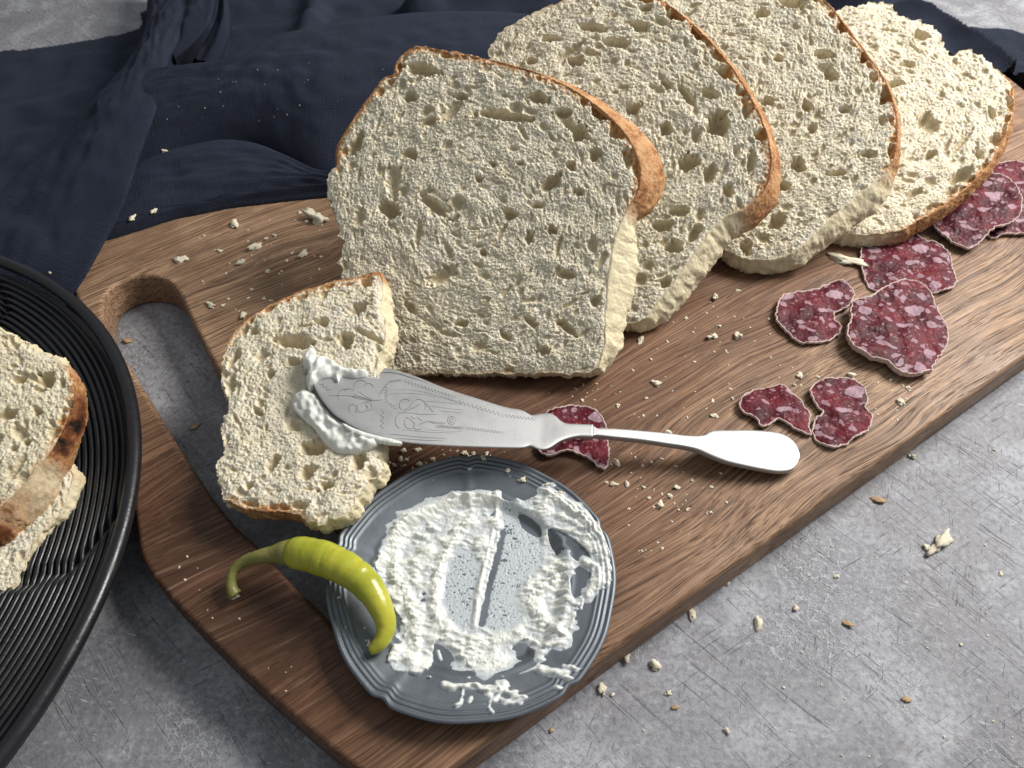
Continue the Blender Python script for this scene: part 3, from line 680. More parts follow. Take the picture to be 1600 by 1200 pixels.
def field_mesh(name, mask_h, X, Y, Zbase, mat, thr, label=None, cat=None, basefn=None, parent=None):
    """turn a thickness field into a skin sitting on a base surface"""
    ins = mask_h > thr
    q = (ins[:-1, :-1].astype(int) + ins[1:, :-1] + ins[:-1, 1:] + ins[1:, 1:]) >= 2
    idx = np.arange(X.size).reshape(X.shape)
    Q = np.stack([idx[:-1, :-1], idx[:-1, 1:], idx[1:, 1:], idx[1:, :-1]], -1)[q]
    U = np.arange(X.size); _, Q2, used = compact(U[:, None], Q)
    h = np.where(ins, mask_h, -0.00015).ravel()[used]
    return Q2, used, h

def build_cheese_plate():
    g = 0.00030
    xs = np.arange(PC[0] - 0.052, PC[0] + 0.053, g); ys = np.arange(PC[1] - 0.052, PC[1] + 0.053, g)
    X, Y = np.meshgrid(xs, ys); sh = X.shape
    zc = ZB + 0.004
    def w(pts): return np.array([P(340 + x * .4, 700 + y * .4, zc)[:2] for x, y in pts])
    def mk(pts):
        p = catmull(w(pts), 0.0006); return inside(p, xs, ys)
    def soft(m, cells):
        fy = np.fft.fftfreq(sh[0])[:, None]; fx = np.fft.fftfreq(sh[1])[None]
        return np.real(np.fft.ifft2(np.fft.fft2(m.astype(float)) * np.exp(-(fx * fx + fy * fy) * (cells * 3) ** 2)))
    body = mk([(620, 470), (650, 400), (680, 340), (760, 260), (830, 225), (900, 200), (1000, 190), (1080, 185), (1110, 210), (1200, 215), (1290, 185), (1360, 230), (1440, 290), (1510, 350), (1530, 450), (1525, 560), (1480, 575), (1440, 590), (1400, 640), (1385, 700), (1350, 760), (1290, 790), (1260, 760), (1200, 740), (1130, 800), (1120, 840), (1110, 870), (1050, 875), (1000, 870), (950, 800), (870, 740), (845, 760), (840, 800), (830, 850), (790, 890), (740, 885), (690, 880), (670, 820), (730, 720), (700, 640), (670, 600), (650, 540)])
    bs = soft(body, 3.0)
    lump = band(sh, 11, 36, 301, ax=1.5, ay=0.8); lump2 = band(sh, 24, 80, 302, ax=1.4, ay=0.8); fine = band(sh, 4, 12, 303)
    lump = lump * (0.45 + 0.55 * np.clip(0.5 + band(sh, 45, 120, 311), 0, 1.3))
    edge = np.clip((bs - 0.44 + 0.12 * lump + 0.10 * lump2 + 0.04 * fine) * 5, 0, 1)
    thinm = soft(mk([(890, 430), (960, 400), (1010, 420), (1020, 560), (1015, 690), (950, 700), (890, 640), (870, 540)]) | mk([(1110, 330), (1110, 215), (1180, 240), (1260, 330), (1260, 470), (1200, 500), (1200, 620), (1150, 700), (1040, 690), (1060, 520)]), 5.0)
    gap = soft(mk([(1290, 330), (1360, 350), (1440, 420), (1450, 460), (1380, 440), (1330, 420)]) | mk([(1380, 500), (1450, 470), (1440, 560), (1390, 590)]) | mk([(800, 560), (830, 590), (830, 640), (790, 600)]) | mk([(1180, 260), (1250, 300), (1260, 340), (1200, 310)]), 1.5)
    base = 0.00030 + 0.00060 * np.clip(lump2 + 0.2, 0, 2.2)
    h = edge * (base + 0.00034 * np.clip(lump + 0.4, 0, 2.5) + 0.00004 * fine)
    film = 0.00007 + 0.00005 * np.clip(band(sh, 3, 9, 304) * 0.9 + lump * 0.5 + 0.9, -1, 2.5)
    h = h * (1 - np.clip(thinm * 1.35, 0, 1)) + film * np.clip(thinm * 1.35, 0, 1) * edge
    h = h - 0.0030 * np.clip(gap * 1.3 + 0.10 * lump - 0.15, 0, 1)
    strokes = [([(1090, 190), (1085, 280), (1050, 420), (1020, 560), (1005, 690)], 12, 1.5, 0.5), ([(985, 270), (930, 350), (870, 440), (845, 560), (865, 680), (930, 760), (1020, 760), (1100, 750), (1180, 710)], 22, 2.0, 1.0), ([(1290, 200), (1370, 250), (1440, 310), (1500, 370)], 24, 2.0, 1.0), ([(1340, 470), (1290, 530), (1230, 570), (1260, 650), (1330, 730)], 34, 2.4, 1.0), ([(720, 320), (690, 400), (690, 480), (730, 560), (770, 640), (770, 740), (760, 830)], 30, 2.2, 1.0), ([(740, 290), (900, 225), (1050, 205)], 26, 1.7, 1.0), ([(1430, 460), (1490, 500), (1440, 590)], 16, 1.6, 1.0), ([(960, 790), (1040, 830), (1100, 830)], 34, 2.2, 1.0), ([(1200, 720), (1270, 790), (1260, 830)], 14, 1.2, 1.0)]
    sc = 0.4 / 3450.0  # crop pixel to metre, roughly
    for pts, wd, hh, ln in strokes:
        p = catmull(w(pts), 0.003, False); D, T = polydist(X, Y, p)
        wv = wd * sc * (1 + 0.25 * lump2 * 0.5)
        b = np.exp(-(D / wv) ** 2)
        h = np.maximum(h, b * hh * 0.001 * (0.85 + ln * (0.20 * lump + 0.05 * fine)) - 0.0001)
    # knife track: a groove right of the first stroke
    p = catmull(w([(1112, 320), (1090, 420), (1058, 540), (1030, 680)]), 0.003, False); D, T = polydist(X, Y, p)
    h = h - 0.0009 * np.exp(-(D / 0.0009) ** 2)
    # separate dabs
    dabs = [([(885, 935), (940, 945), (1010, 935), (1060, 960)], 11, 1.6), ([(1060, 965), (1110, 930), (1130, 965), (1175, 990)], 16, 1.3), ([(960, 950), (950, 1010), (935, 1020)], 7, 1.2), ([(1070, 990), (1060, 1030), (1075, 1050)], 6, 1.0), ([(1100, 985), (1150, 1015)], 10, 0.9), ([(1260, 875), (1310, 890), (1360, 905)], 14, 1.7), ([(1350, 865), (1390, 880)], 8, 1.3), ([(1180, 890), (1240, 865), (1290, 800), (1300, 790)], 4, 0.8), ([(1325, 955), (1350, 965)], 8, 1.2), ([(1335, 785), (1355, 792)], 8, 1.0), ([(1430, 590), (1415, 640)], 6, 1.0), ([(990, 990), (985, 1005)], 7, 1.0), ([(1400, 640), (1380, 670)], 9, 1.2), ([(860, 790), (870, 820)], 7, 0.9), ([(1080, 1000), (1110, 960), (1090, 930)], 10, 1.4)]
    for pts, wd, hh in dabs:
        p = catmull(w(pts), 0.002, False); D, T = polydist(X, Y, p)
        b = np.exp(-(D / (wd * sc * (1 + 0.2 * lump))) ** 2); h = np.maximum(h, b * hh * 0.001 * (1 + 0.25 * lump) - 0.00035)
    # keep clear of the rim's outside
    R = np.hypot(X - PC[0], Y - PC[1]); h = np.where(R < PR * 0.985, h, -1)
    Q, used, hv = field_mesh('c', h, X, Y, 0, M['cheese'], 0.00004)
    x = X.ravel()[used]; y = Y.ravel()[used]
    V = np.stack([x, y, plate_at(x, y) + hv], 1)
    thin = np.clip(1 - (hv - 0.0001) / 0.0010, 0, 1)
    o = mesh('cream_cheese', V, Q, M['cheese'], base=np.array([PC[0], PC[1], ZB + .003]), attr={'thin': thin})
    info(o, 'lumpy white cream cheese smeared across the pewter plate', 'cream cheese')
build_cheese_plate()

def build_pepper():
    def lift(pts, step):
        q = np.array([list(P(x, y, z)) + [r] for x, y, z, r in pts]); return catmull(q, step, False)
    b = lift([(452, 864, .0345, .0052), (462, 864, .0355, .0070), (480, 866, .0370, .0076), (505, 873, .0380, .0079), (535, 886, .0385, .0076), (562, 904, .0380, .0071), (583, 928, .0370, .0063), (597, 955, .0350, .0055), (603, 978, .0330, .0047), (598, 998, .0315, .0039), (588, 1010, .0305, .0032), (579, 1017, .0300, .0022), (577, 1018, .0300, .0012)], 0.0006)
    n = len(b); s = np.linspace(0, 1, n); seg = 56
    b[:, 3] *= 0.82 - 0.18 * np.clip(np.linspace(0, 1, len(b)) - 0.5, 0, 1)
    V, Fc = tube(b[:, :3], b[:, 3], seg)
    V = V.reshape(n, seg, 3); cpt = b[:, None, :3]; d = V - cpt
    a = np.linspace(0, 2 * math.pi, seg, endpoint=False)
    r1 = band((1, n), 10, 26, 5)[0]
    k = np.clip(np.sin(s * math.pi), 0, 1)
    # cross wrinkles, each on its own part of the girth
    mod = np.zeros((n, seg))
    rr = np.random.default_rng(9)
    for i in range(70):
        s0 = rr.uniform(0.02, 0.93); a0 = rr.uniform(0, 2 * math.pi); w = rr.uniform(0.003, 0.010); tilt = rr.uniform(-0.015, 0.015)
        da = (a[None] - a0 + math.pi) % (2 * math.pi) - math.pi
        mod -= rr.uniform(0.005, 0.035) * np.exp(-((s[:, None] - s0 - tilt * da) / w) ** 2) * np.exp(-(da / 1.1) ** 2)
    mod += 0.02 * np.cos(3 * a[None] + s[:, None] * 4) + 0.012 * r1[:, None]
    V = (cpt + d * (1 + mod[..., None])).reshape(-1, 3)
    E = empty('chili_pepper', P(500, 920, ZB), 'curved yellow green pickled chili pepper lying over the plate rim', 'pepper')
    mesh('pepper_body', V, Fc, M['pepper'], E)
    st = lift([(368, 930, .0235, .0027), (363, 922, .0245, .0022), (361, 905, .0265, .0019), (368, 888, .0285, .0020), (384, 876, .0305, .0022), (405, 870, .0325, .0027), (428, 866, .0338, .0034), (444, 864, .0345, .0047), (457, 864, .0350, .0051)], 0.0008)
    V, Fc = tube(st[:, :3], st[:, 3], 24)
    V = V + (np.random.default_rng(3).normal(0, 0.00006, V.shape))
    mesh('stem', V, Fc, M['stem'], E)
build_pepper()

# ------------------------------------------------------------------ butter knife
def build_knife():
    zt = np.dot(TORN['O'] - 0, TORN['n'])
    tipz = PP(500, 610, TORN['O'], TORN['n'])[2] + 0.0035
    A = P(485, 605, tipz); B = P(1240, 708, ZB + 0.0035)
    t = nrm(B - A); side = nrm(np.cross([0, 0, 1.], t)); n = np.cross(t, side)
    if n[2] < 0: n = -n
    top = [(489, 598), (496, 591), (515, 588), (539, 587), (560, 586), (573, 586), (586, 577), (607, 576), (631, 582), (654, 590), (696, 607), (749, 624), (788, 636), (814, 641), (830, 649), (838, 648), (852, 646), (864, 648), (880, 661), (901, 664), (926, 665)]
    bot = [(489, 600), (494, 611), (503, 626), (520, 646), (540, 660), (556, 669), (583, 681), (605, 687), (629, 691), (655, 694), (702, 697), (755, 699), (790, 700), (816, 700), (829, 697), (838, 701), (849, 703), (860, 700), (877, 690), (901, 684), (926, 685)]
    ht = [(926, 665), (931, 671), (960, 672), (998, 675), (1040, 679), (1075, 683), (1098, 682), (1112, 675), (1140, 674), (1178, 674), (1210, 677), (1228, 683), (1240, 693), (1246, 705), (1248, 714)]
    hb = [(926, 685), (930, 683), (959, 686), (997, 690), (1038, 696), (1070, 701), (1090, 706), (1108, 714), (1135, 724), (1170, 732), (1203, 738), (1222, 739), (1236, 736), (1244, 728), (1247, 718)]
    org = A
    E = empty('butter_knife', (A + B) / 2 * np.array([1, 1, 0]) + np.array([0, 0, ZB]), 'silver butter knife with engraved blade laid from the torn bread to the board', 'knife')
    def loft(tp, bt, th, seg, power):
        tp = catmull(np.array([PP(x, y, org, n) for x, y in tp]), 0.0012, False)
        bt = np.array([PP(x, y, org, n) for x, y in bt])
        # resample bottom to the same parameter
        def res(p, m):
            pp = []; 
            for i in range(m): pp.append(None)
            d = np.r_[0, np.cumsum(np.linalg.norm(np.diff(p, axis=0), axis=1))]; q = np.linspace(0, d[-1], m)
            return np.stack([np.interp(q, d, p[:, k]) for k in range(3)], 1)
        return tp, bt
    def make(tp, bt, thick_fn, seg=28, power=0.5, rise=None):
        T3 = np.array([PP(x, y, org, n) for x, y in tp]); B3 = np.array([PP(x, y, org, n) for x, y in bt])
        k = np.arange(len(T3)); both = catmull(np.c_[T3, B3], 0.0010, False)
        T3 = both[:, :3]; B3 = both[:, 3:]; m = len(T3); s = np.linspace(0, 1, m)
        mid = (T3 + B3) / 2; half = (T3 - B3) / 2
        a = np.linspace(0, 2 * math.pi, seg, endpoint=False)
        ca = np.sign(np.cos(a)) * np.abs(np.cos(a)) ** power; sa = np.sign(np.sin(a)) * np.abs(np.sin(a)) ** power
        th = thick_fn(s)
        V = mid[:, None] + half[:, None] * ca[None, :, None] + n * (th[:, None] * sa[None])[..., None]
        if rise is not None: V = V + n * rise(s)[:, None, None]
        Fc = [tuple(q) for q in grid_faces(m, seg, True)] + [tuple(range(seg))[::-1], tuple(range((m - 1) * seg, m * seg))]
        return V.reshape(-1, 3), Fc
    V, Fc = make(top, bot, lambda s: 0.0006 + 0.0009 * np.clip((s - 0.82) / 0.18, 0, 1), 44, 0.42)
    o = mesh('blade', V, Fc, M['silver'], E)
    V, Fc = make(ht, hb, lambda s: 0.0015 + 0.0002 * np.sin(s * 3), 44, 0.36)
    mesh('handle', V, Fc, M['silver'], E)
    # engraving: shallow dark line work
    def sp(x, y): return PP(460 + x * .2625, 540 + y * .2625, org + n * 0.00062, n)
    def wig(p0, p1, amp, k, m=60):
        q = np.linspace(0, 1, m); x = p0[0] + (p1[0] - p0[0]) * q; y = p0[1] + (p1[1] - p0[1]) * q
        L = math.hypot(p1[0] - p0[0], p1[1] - p0[1]); nx, ny = -(p1[1] - p0[1]) / L, (p1[0] - p0[0]) / L
        w = amp * np.sin(q * k * 2 * math.pi); return list(zip(x + nx * w, y + ny * w))
    def lines(name, ls, rad=0.00009):
        parts = []
        for l in ls:
            q = catmull(np.array([sp(*p) for p in l]), 0.0004, False)
            v, f = tube(q, rad * np.clip(np.sin(np.linspace(0.25, math.pi - 0.25, len(q))) * 1.5, 0.3, 1), 6); parts.append((v, f))
        v, f = join(parts); mesh(name, v, f, M['groove'], E)
    def arc(cx, cy, rx, ry, a0, a1, m=9): return [(cx + rx * math.cos(math.radians(a0 + (a1 - a0) * i / (m - 1))), cy + ry * math.sin(math.radians(a0 + (a1 - a0) * i / (m - 1)))) for i in range(m)]
    fl1 = [[(210, 298), (265, 298), (330, 300), (400, 312), (465, 328)], arc(300, 300, 42, 40, 150, 300), arc(325, 275, 30, 18, 190, 350), arc(395, 245, 42, 38, 170, 330), arc(440, 255, 30, 30, 200, 350), [(385, 275), (420, 300), (465, 325)], [(350, 285), (380, 300), (465, 328)], [(335, 300), (390, 318), (465, 330)], arc(400, 365, 30, 32, 330, 560), arc(345, 375, 22, 26, 120, 330), arc(435, 365, 26, 26, 250, 450), [(375, 355), (365, 395), (380, 400)], [(420, 345), (440, 375), (425, 395)], [(465, 328), (500, 325), (530, 322)], [(395, 345), (430, 335), (465, 330)], wig((150, 225), (215, 270), 8, 3, 24)]
    fl2 = [[(605, 400), (640, 400), (700, 402), (760, 410), (860, 408)], arc(660, 355, 36, 36, 130, 330), arc(740, 360, 40, 40, 220, 400), [(645, 388), (690, 360), (705, 325)], [(650, 392), (710, 370), (750, 345)], [(780, 345), (830, 400)], arc(640, 450, 40, 45, 100, 260), arc(690, 460, 36, 36, 60, 250), [(660, 425), (690, 440), (720, 470)], [(690, 420), (720, 440)], [(730, 425), (760, 450)], arc(735, 480, 26, 22, 20, 220), [(745, 470), (800, 450), (840, 470)], arc(935, 445, 24, 24, 0, 340), arc(935, 445, 12, 12, 0, 340)]
    brd = [wig((500, 300), (560, 215), 6, 5), wig((560, 215), (640, 205), 7, 6), wig((640, 208), (960, 310), 8, 16, 130), wig((960, 330), (1240, 415), 9, 11, 100), wig((545, 240), (545, 330), 8, 5), wig((540, 330), (610, 380), 8, 4), wig((525, 375), (520, 500), 9, 4), wig((840, 480), (1010, 492), 9, 16, 130), wig((1010, 490), (1250, 520), 8, 14, 120), wig((1240, 415), (1440, 440), 8, 9, 90), wig((800, 455), (900, 465), 6, 8, 60)]
    ln = [[(560, 290), (700, 285), (850, 305), (1000, 345)], [(600, 262), (720, 268), (860, 298), (960, 330)], [(770, 330), (900, 340), (1000, 352)], [(640, 500), (800, 515), (960, 520)], [(560, 525), (760, 545), (900, 552)], [(600, 550), (760, 562), (880, 566)], [(380, 185), (500, 160), (620, 170), (740, 205)], [(470, 168), (580, 158), (700, 190), (800, 225)], [(780, 500), (900, 508), (1000, 510)], [(800, 360), (900, 372), (1010, 385)], [(860, 390), (1000, 400)]]
    lines('engraved_flower', fl1); lines('engraved_flower', fl2); lines('engraved_border', brd, 0.00007); lines('engraved_lines', ln, 0.00005)
    return org, n
KO, KN = build_knife()

def blob_cheese(name, label, outline, org, n, dz, seed, hmax=0.0022, under=0.0008):
    """cheese dab on a plane: thickness grows from its traced outline"""
    n = nrm(n); u = nrm(np.array([1., 0, 0]) - n * n[0]); v = np.cross(n, u)
    q = np.array([[np.dot(PP(x, y, org, n) - org, u), np.dot(PP(x, y, org, n) - org, v)] for x, y in outline]); q = catmull(q, 0.0003)
    g = 0.00025; xs = np.arange(q[:, 0].min() - g, q[:, 0].max() + g, g); ys = np.arange(q[:, 1].min() - g, q[:, 1].max() + g, g)
    X, Y = np.meshgrid(xs, ys); ins = inside(q, xs, ys); D, _ = nearest(np.stack([X.ravel(), Y.ravel()], 1), q); D = np.where(ins, 1, -1) * D.reshape(X.shape)
    sh = X.shape
    h = np.where(D > 0, hmax * np.tanh(np.clip(D, 0, 1) / 0.0016) ** 0.6, -0.0003) * (1 + 0.16 * band(sh, 22, 80, seed))
    Q, used, hv = field_mesh('c', h, X, Y, 0, None, 0.00005)
    x = X.ravel()[used]; y = Y.ravel()[used]
    V = org + x[:, None] * u + y[:, None] * v + (hv + dz)[:, None] * n
    hv2 = np.where(hv < 0.00005, -under, hv); V = org + x[:, None] * u + y[:, None] * v + (hv2 + dz)[:, None] * n
    o = mesh(name, V, Q, M['cheese'], attr={'thin': np.zeros(len(V))}); info(o, label, 'cream cheese')
blob_cheese('cream_cheese', 'thick white smear of cream cheese on the torn bread below the blade', [(457, 626), (466, 614), (480, 609), (500, 622), (520, 648), (545, 664), (570, 676), (592, 684), (590, 696), (574, 704), (550, 710), (526, 708), (506, 692), (492, 672), (474, 656), (460, 642)], TORN['O'], TORN['n'], 0.0002, 91, 0.0030, 0.0015)
blob_cheese('cream_cheese', 'white dollop of cream cheese at the tip of the butter knife', [(474, 562), (480, 550), (492, 547), (496, 558), (508, 560), (522, 568), (535, 578), (552, 580), (572, 582), (574, 590), (555, 594), (535, 591), (528, 600), (518, 593), (500, 596), (492, 602), (482, 604), (478, 594), (482, 580), (474, 572)], KO, KN, 0.0003, 95, 0.0034, 0.0030)
blob_cheese('cream_cheese', 'thin line of cream cheese along the lower edge of the blade', [(535, 662), (560, 673), (590, 682), (625, 690), (625, 695), (600, 692), (570, 684), (545, 674)], KO, KN, 0.0004, 99, 0.0010, 0.0012)

# ------------------------------------------------------------------ salami
def salami(label, outline, z, tilt, seed, thick=0.0017):
    n = nrm((tilt[0], tilt[1], 1)); cx = np.mean([p[0] for p in outline]); cy = np.mean([p[1] for p in outline])
    O = P(cx, cy, z - 0.0005); u = nrm(np.array([1., 0, 0]) - n * n[0]); v = np.cross(n, u)
    q = np.array([[np.dot(PP(x, y, O, n) - O, u), np.dot(PP(x, y, O, n) - O, v)] for x, y in outline]); q = catmull(q, 0.0005)
    ar = (q[:, 0] * np.roll(q[:, 1], -1) - np.roll(q[:, 0], -1) * q[:, 1]).sum()
    if ar < 0: q = q[::-1].copy()
    L = len(q); t = np.roll(q, -2, 0) - np.roll(q, 2, 0); t /= np.linalg.norm(t, axis=1)[:, None]; out = np.stack([t[:, 1], -t[:, 0]], 1)
    q = q + out * (band((1, L), 6, 26, seed)[0] * 0.00020)[:, None]
    g = 0.0006; lo = q.min(0) - g; hi = q.max(0) + g; xs = np.arange(lo[0], hi[0], g); ys = np.arange(lo[1], hi[1], g)
    X, Y = np.meshgrid(xs, ys); ins = inside(q, xs, ys); sh = X.shape; b1 = band((sh[0] + 40, sh[1] + 40), 20, 60, seed + 1)
    def warp(x, y):
        i = np.clip(((x - lo[0]) / g + 20).astype(int), 0, b1.shape[1] - 1); j = np.clip(((y - lo[1]) / g + 20).astype(int), 0, b1.shape[0] - 1)
        return b1[j, i] * 0.00035
    D, _ = nearest(np.stack([X.ravel(), Y.ravel()], 1), q); D = D.reshape(sh)
    H = warp(X, Y) + band(sh, 2.5, 9, seed + 2) * 0.00011 - 0.0003 * np.exp(-D / 0.0008)
    m = ins[:-1, :-1] | ins[1:, :-1] | ins[:-1, 1:] | ins[1:, 1:]
    idx = np.arange(X.size).reshape(sh); Q = np.stack([idx[:-1, :-1], idx[:-1, 1:], idx[1:, 1:], idx[1:, :-1]], -1)[m]
    U, Q, used = compact(np.stack([X.ravel(), Y.ravel()], 1), Q); h = H.ravel()[used]; o_ = ~ins.ravel()[used]
    _, ni = nearest(U[o_], q); U[o_] = q[ni]
    V = O + U[:, :1] * u + U[:, 1:] * v + h[:, None] * n
    base = np.array([O[0], O[1], V[:, 2].min() - thick]); E = empty('salami_slice', base, label, 'salami slice', 'salami slices scattered over the board')
    mesh('meat', V, Q, M['salami'], E)
    Vb = O + q[:, :1] * u + q[:, 1:] * v + (warp(q[:, 0], q[:, 1]) - thick)[:, None] * n
    mesh('underside', Vb, [tuple(range(L))[::-1]], M['salami'], E, smooth=False)
    rows = []; nz = band((1, L), 4, 14, seed + 5)[0]
    for off, dz in ((-0.0007, -0.0004), (-0.00045, 0.00006), (-0.0002, 0.00018), (0.0001, 0.00008), (0.00022, -0.0004), (0.0001, -thick * .7), (-0.0003, -thick)):
        o2 = off * (1 + 0.12 * nz); p2 = q + out * o2[:, None]
        rows.append(O + p2[:, :1] * u + p2[:, 1:] * v + (warp(q[:, 0], q[:, 1]) + dz)[:, None] * n)
    mesh('rind', np.concatenate(rows), grid_faces(7, L, True), M['rind'], E)
def cs(pts): return [(1120 + x / 2.45, 230 + y / 2.45) for x, y in pts]
salami('dark salami slice at the far right edge, underneath two others', cs([(1030, 90), (1070, 62), (1130, 50), (1180, 62), (1240, 100), (1260, 170), (1230, 250), (1160, 250), (1080, 200)]), ZB + .0065, (-.05, -.08), 401)
salami('pale rimmed salami slice tucked under the far right slice', cs([(1060, 260), (1120, 230), (1200, 220), (1270, 240), (1260, 300), (1190, 325), (1110, 330), (1050, 345), (1030, 300)]), ZB + .0045, (-.05, -.10), 402)
salami('upright oval salami slice leaning beside the rearmost bread slice', cs([(818, 268), (850, 220), (920, 170), (1000, 115), (1060, 100), (1110, 112), (1150, 150), (1168, 200), (1160, 255), (1120, 290), (1060, 310), (1020, 350), (970, 385), (910, 365), (850, 320)]), ZB + .0095, (-.10, -.12), 403)
salami('wide salami slice with large fat spots just in front of the rear bread', cs([(570, 345), (620, 325), (740, 322), (790, 350), (850, 368), (890, 410), (905, 450), (917, 520), (870, 548), (800, 556), (700, 545), (605, 548), (570, 510), (555, 460), (552, 400)]), ZB + .0032, (-.02, -.04), 404)
salami('largest round salami slice, overlapping two slices beside it', cs([(520, 590), (590, 570), (630, 540), (690, 512), (750, 506), (800, 530), (830, 575), (850, 630), (885, 700), (880, 760), (845, 810), (820, 850), (760, 865), (700, 852), (650, 815), (580, 795), (520, 750), (500, 700), (515, 650)]), ZB + .0068, (.03, -.02), 405, 0.003)
salami('salami slice with a bite shaped notch, left of the largest slice', cs([(225, 640), (245, 575), (300, 555), (380, 540), (440, 515), (480, 512), (520, 545), (525, 575), (500, 610), (455, 632), (452, 655), (478, 685), (455, 725), (400, 745), (320, 745), (270, 705), (235, 670)]), ZB + .0034, (.02, -.03), 406)
salami('small ragged salami piece pointing at the knife handle end', cs([(88, 970), (130, 930), (190, 918), (250, 912), (290, 940), (320, 970), (358, 1020), (352, 1060), (362, 1100), (300, 1075), (240, 1040), (200, 1060), (175, 1070), (140, 1030), (100, 1010)]), ZB + .0034, (.0, -.04), 407)
salami('small salami slice shaped like a figure eight, nearest the front edge', cs([(355, 935), (380, 900), (430, 882), (500, 882), (555, 910), (578, 960), (572, 995), (598, 1030), (580, 1080), (530, 1110), (480, 1142), (430, 1145), (385, 1120), (368, 1080), (375, 1040), (405, 1015), (375, 975)]), ZB + .0034, (-.02, -.03), 408)
salami('red salami piece lying underneath the neck of the knife', [(852, 645), (880, 635), (910, 633), (932, 642), (946, 662), (950, 690), (952, 715), (944, 733), (928, 722), (905, 708), (880, 705), (858, 712), (840, 700), (845, 670)], ZB + .0034, (.0, -.03), 409)

# ------------------------------------------------------------------ linen napkin
def build_napkin():
    """one folded cloth: a draped sheet with ridges, an overlapping diagonal fold and a small loop"""
    parts = []
    def over_board(x, y):
        # soft step where the cloth climbs on the board
        poly = np.array([P(a, b, ZB)[:2] for a, b in [(96, 580), (98, 490), (118, 420), (165, 355), (250, 305), (400, 262), (700, 190), (1000, 110), (1250, 40), (1400, 22), (1480, 52), (1590, 132), (1690, 220), (1770, 300), (1800, 390), (1600, 600), (700, 1200), (300, 900)]])
        return poly
    g = 0.0009
    g = 0.0014; xs = np.arange(-0.50, 0.50, g); ys = np.arange(-0.02, 0.62, g); X, Y = np.meshgrid(xs, ys); sh = X.shape
    brd = inside(catmull(over_board(0, 0), 0.003), xs, ys).astype(float)
    def soft(m, c):
        fy = np.fft.fftfreq(sh[0])[:, None]; fx = np.fft.fftfreq(sh[1])[None]
        return np.real(np.fft.ifft2(np.fft.fft2(m) * np.exp(-(fx * fx + fy * fy) * (c * 3) ** 2)))
    lift = np.maximum(soft(brd, 4), brd) 
    dil = np.clip(soft(brd, 3) * 2.2, 0, 1)
    Z = 0.0012 + ZB * np.maximum(dil, brd) + 0.0012
    def ridge(pts, hgt, wf, wb, taper=True):
        """pts px,py,z ; wf = width on the camera side, wb behind"""
        nonlocal Z
        p = catmull(np.array([P(a, b, z)[:2] for a, b, z in pts]), 0.006, False)
        D, T = polydist(X, Y, p)
        # which side: in front of the crest if lower y than the crest at that x
        cy = np.interp(X.ravel(), *zip(*sorted(zip(p[:, 0], p[:, 1])))).reshape(sh)
        w = np.where(Y < cy, wf, wb)
        prof = np.exp(-(D / w) ** 2)
        hh = hgt * (np.clip(np.minimum(T / 0.12, (1 - T) / 0.12), 0, 1) ** 0.7 if taper else 1)
        Z = Z + (hh * prof)
    # main fold: bright crest running to the bread
    if 0: ridge([(215, 118, .040), (330, 106, .042), (420, 66, .044), (520, 44, .046), (640, 24, .046), (760, 22, .046), (860, 20, .042)], 0.028, 0.024, 0.0045)
    # lower small fold
    if 0: ridge([(200, 262, .030), (290, 232, .034), (370, 222, .034), (440, 240, .033), (500, 262, .030)], 0.010, 0.013, 0.005)
    # rolled hem on the board
    if 0: ridge([(165, 366, .025), (240, 343, .025), (310, 326, .025), (400, 312, .025), (520, 296, .025), (640, 280, .025)], 0.0035, 0.0045, 0.004, False)
    # folds behind, to the top of the picture
    ridge([(430, 90, .03), (455, 30, .035), (480, -30, .035), (500, -90, .03)], 0.014, 0.012, 0.012)
    ridge([(620, -20, .03), (760, -50, .03), (900, -60, .03)], 0.018, 0.016, 0.016)
    # left sheet
    ridge([(-100, 190, .012), (20, 165, .012), (110, 140, .012), (200, 100, .012)], 0.006, 0.016, 0.014)
    ridge([(-80, 330, .012), (0, 250, .012), (90, 180, .012), (160, 140, .012)], 0.005, 0.012, 0.012)
    # rolled edge at the top right
    ridge([(1300, -60, .03), (1400, -18, .03), (1480, 12, .03), (1540, 50, .03), (1600, 88, .03), (1700, 140, .03)], 0.017, 0.014, 0.011, False)
    Z += band(sh, 30, 80, 501) * 0.0014 + band(sh, 9, 20, 502) * 0.00008
    Z = np.maximum(Z, 0.0016 + 0.0004 * band(sh, 30, 90, 509)) ; Z = np.where(brd > 0.5, np.maximum(Z, ZB + 0.0016), Z)
    # cloth outline (on the surface), straight hems
    outl = [(-260, 620), (-120, 560), (20, 520), (90, 480), (165, 355), (240, 338), (310, 322), (400, 306), (520, 290), (640, 288), (900, 200), (1200, 90), (1330, 20), (1440, 50), (1500, 90), (1540, 122), (1590, 152), (1680, 200), (1760, 190), (1660, 100), (1600, 45), (1520, -2), (1440, -45), (1200, -190), (700, -190), (300, -120), (228, 10), (212, 40), (120, 60), (60, 70), (0, 77), (-120, 88), (-330, 150), (-430, 330)]
    pq = np.array([P(a, b, (0.024 if (100 < a < 1560 and b > 140 or a > 230 and a < 1560) else 0.004))[:2] for a, b in outl]); pq = catmull(pq, 0.002)
    ins = inside(pq, xs, ys)
    Dm, _ = nearest(np.stack([X[::4, ::4].ravel(), Y[::4, ::4].ravel()], 1), pq[::2]); Dm = np.kron(Dm.reshape(X[::4, ::4].shape), np.ones((4, 4)))[:sh[0], :sh[1]]
    m = ins[:-1, :-1] & ins[1:, :-1] & ins[:-1, 1:] & ins[1:, 1:]
    idx = np.arange(X.size).reshape(sh); Q = np.stack([idx[:-1, :-1], idx[:-1, 1:], idx[1:, 1:], idx[1:, :-1]], -1)[m]
    A = np.stack([X.ravel(), Y.ravel(), Z.ravel()], 1); V, Q, used = compact(A, Q)
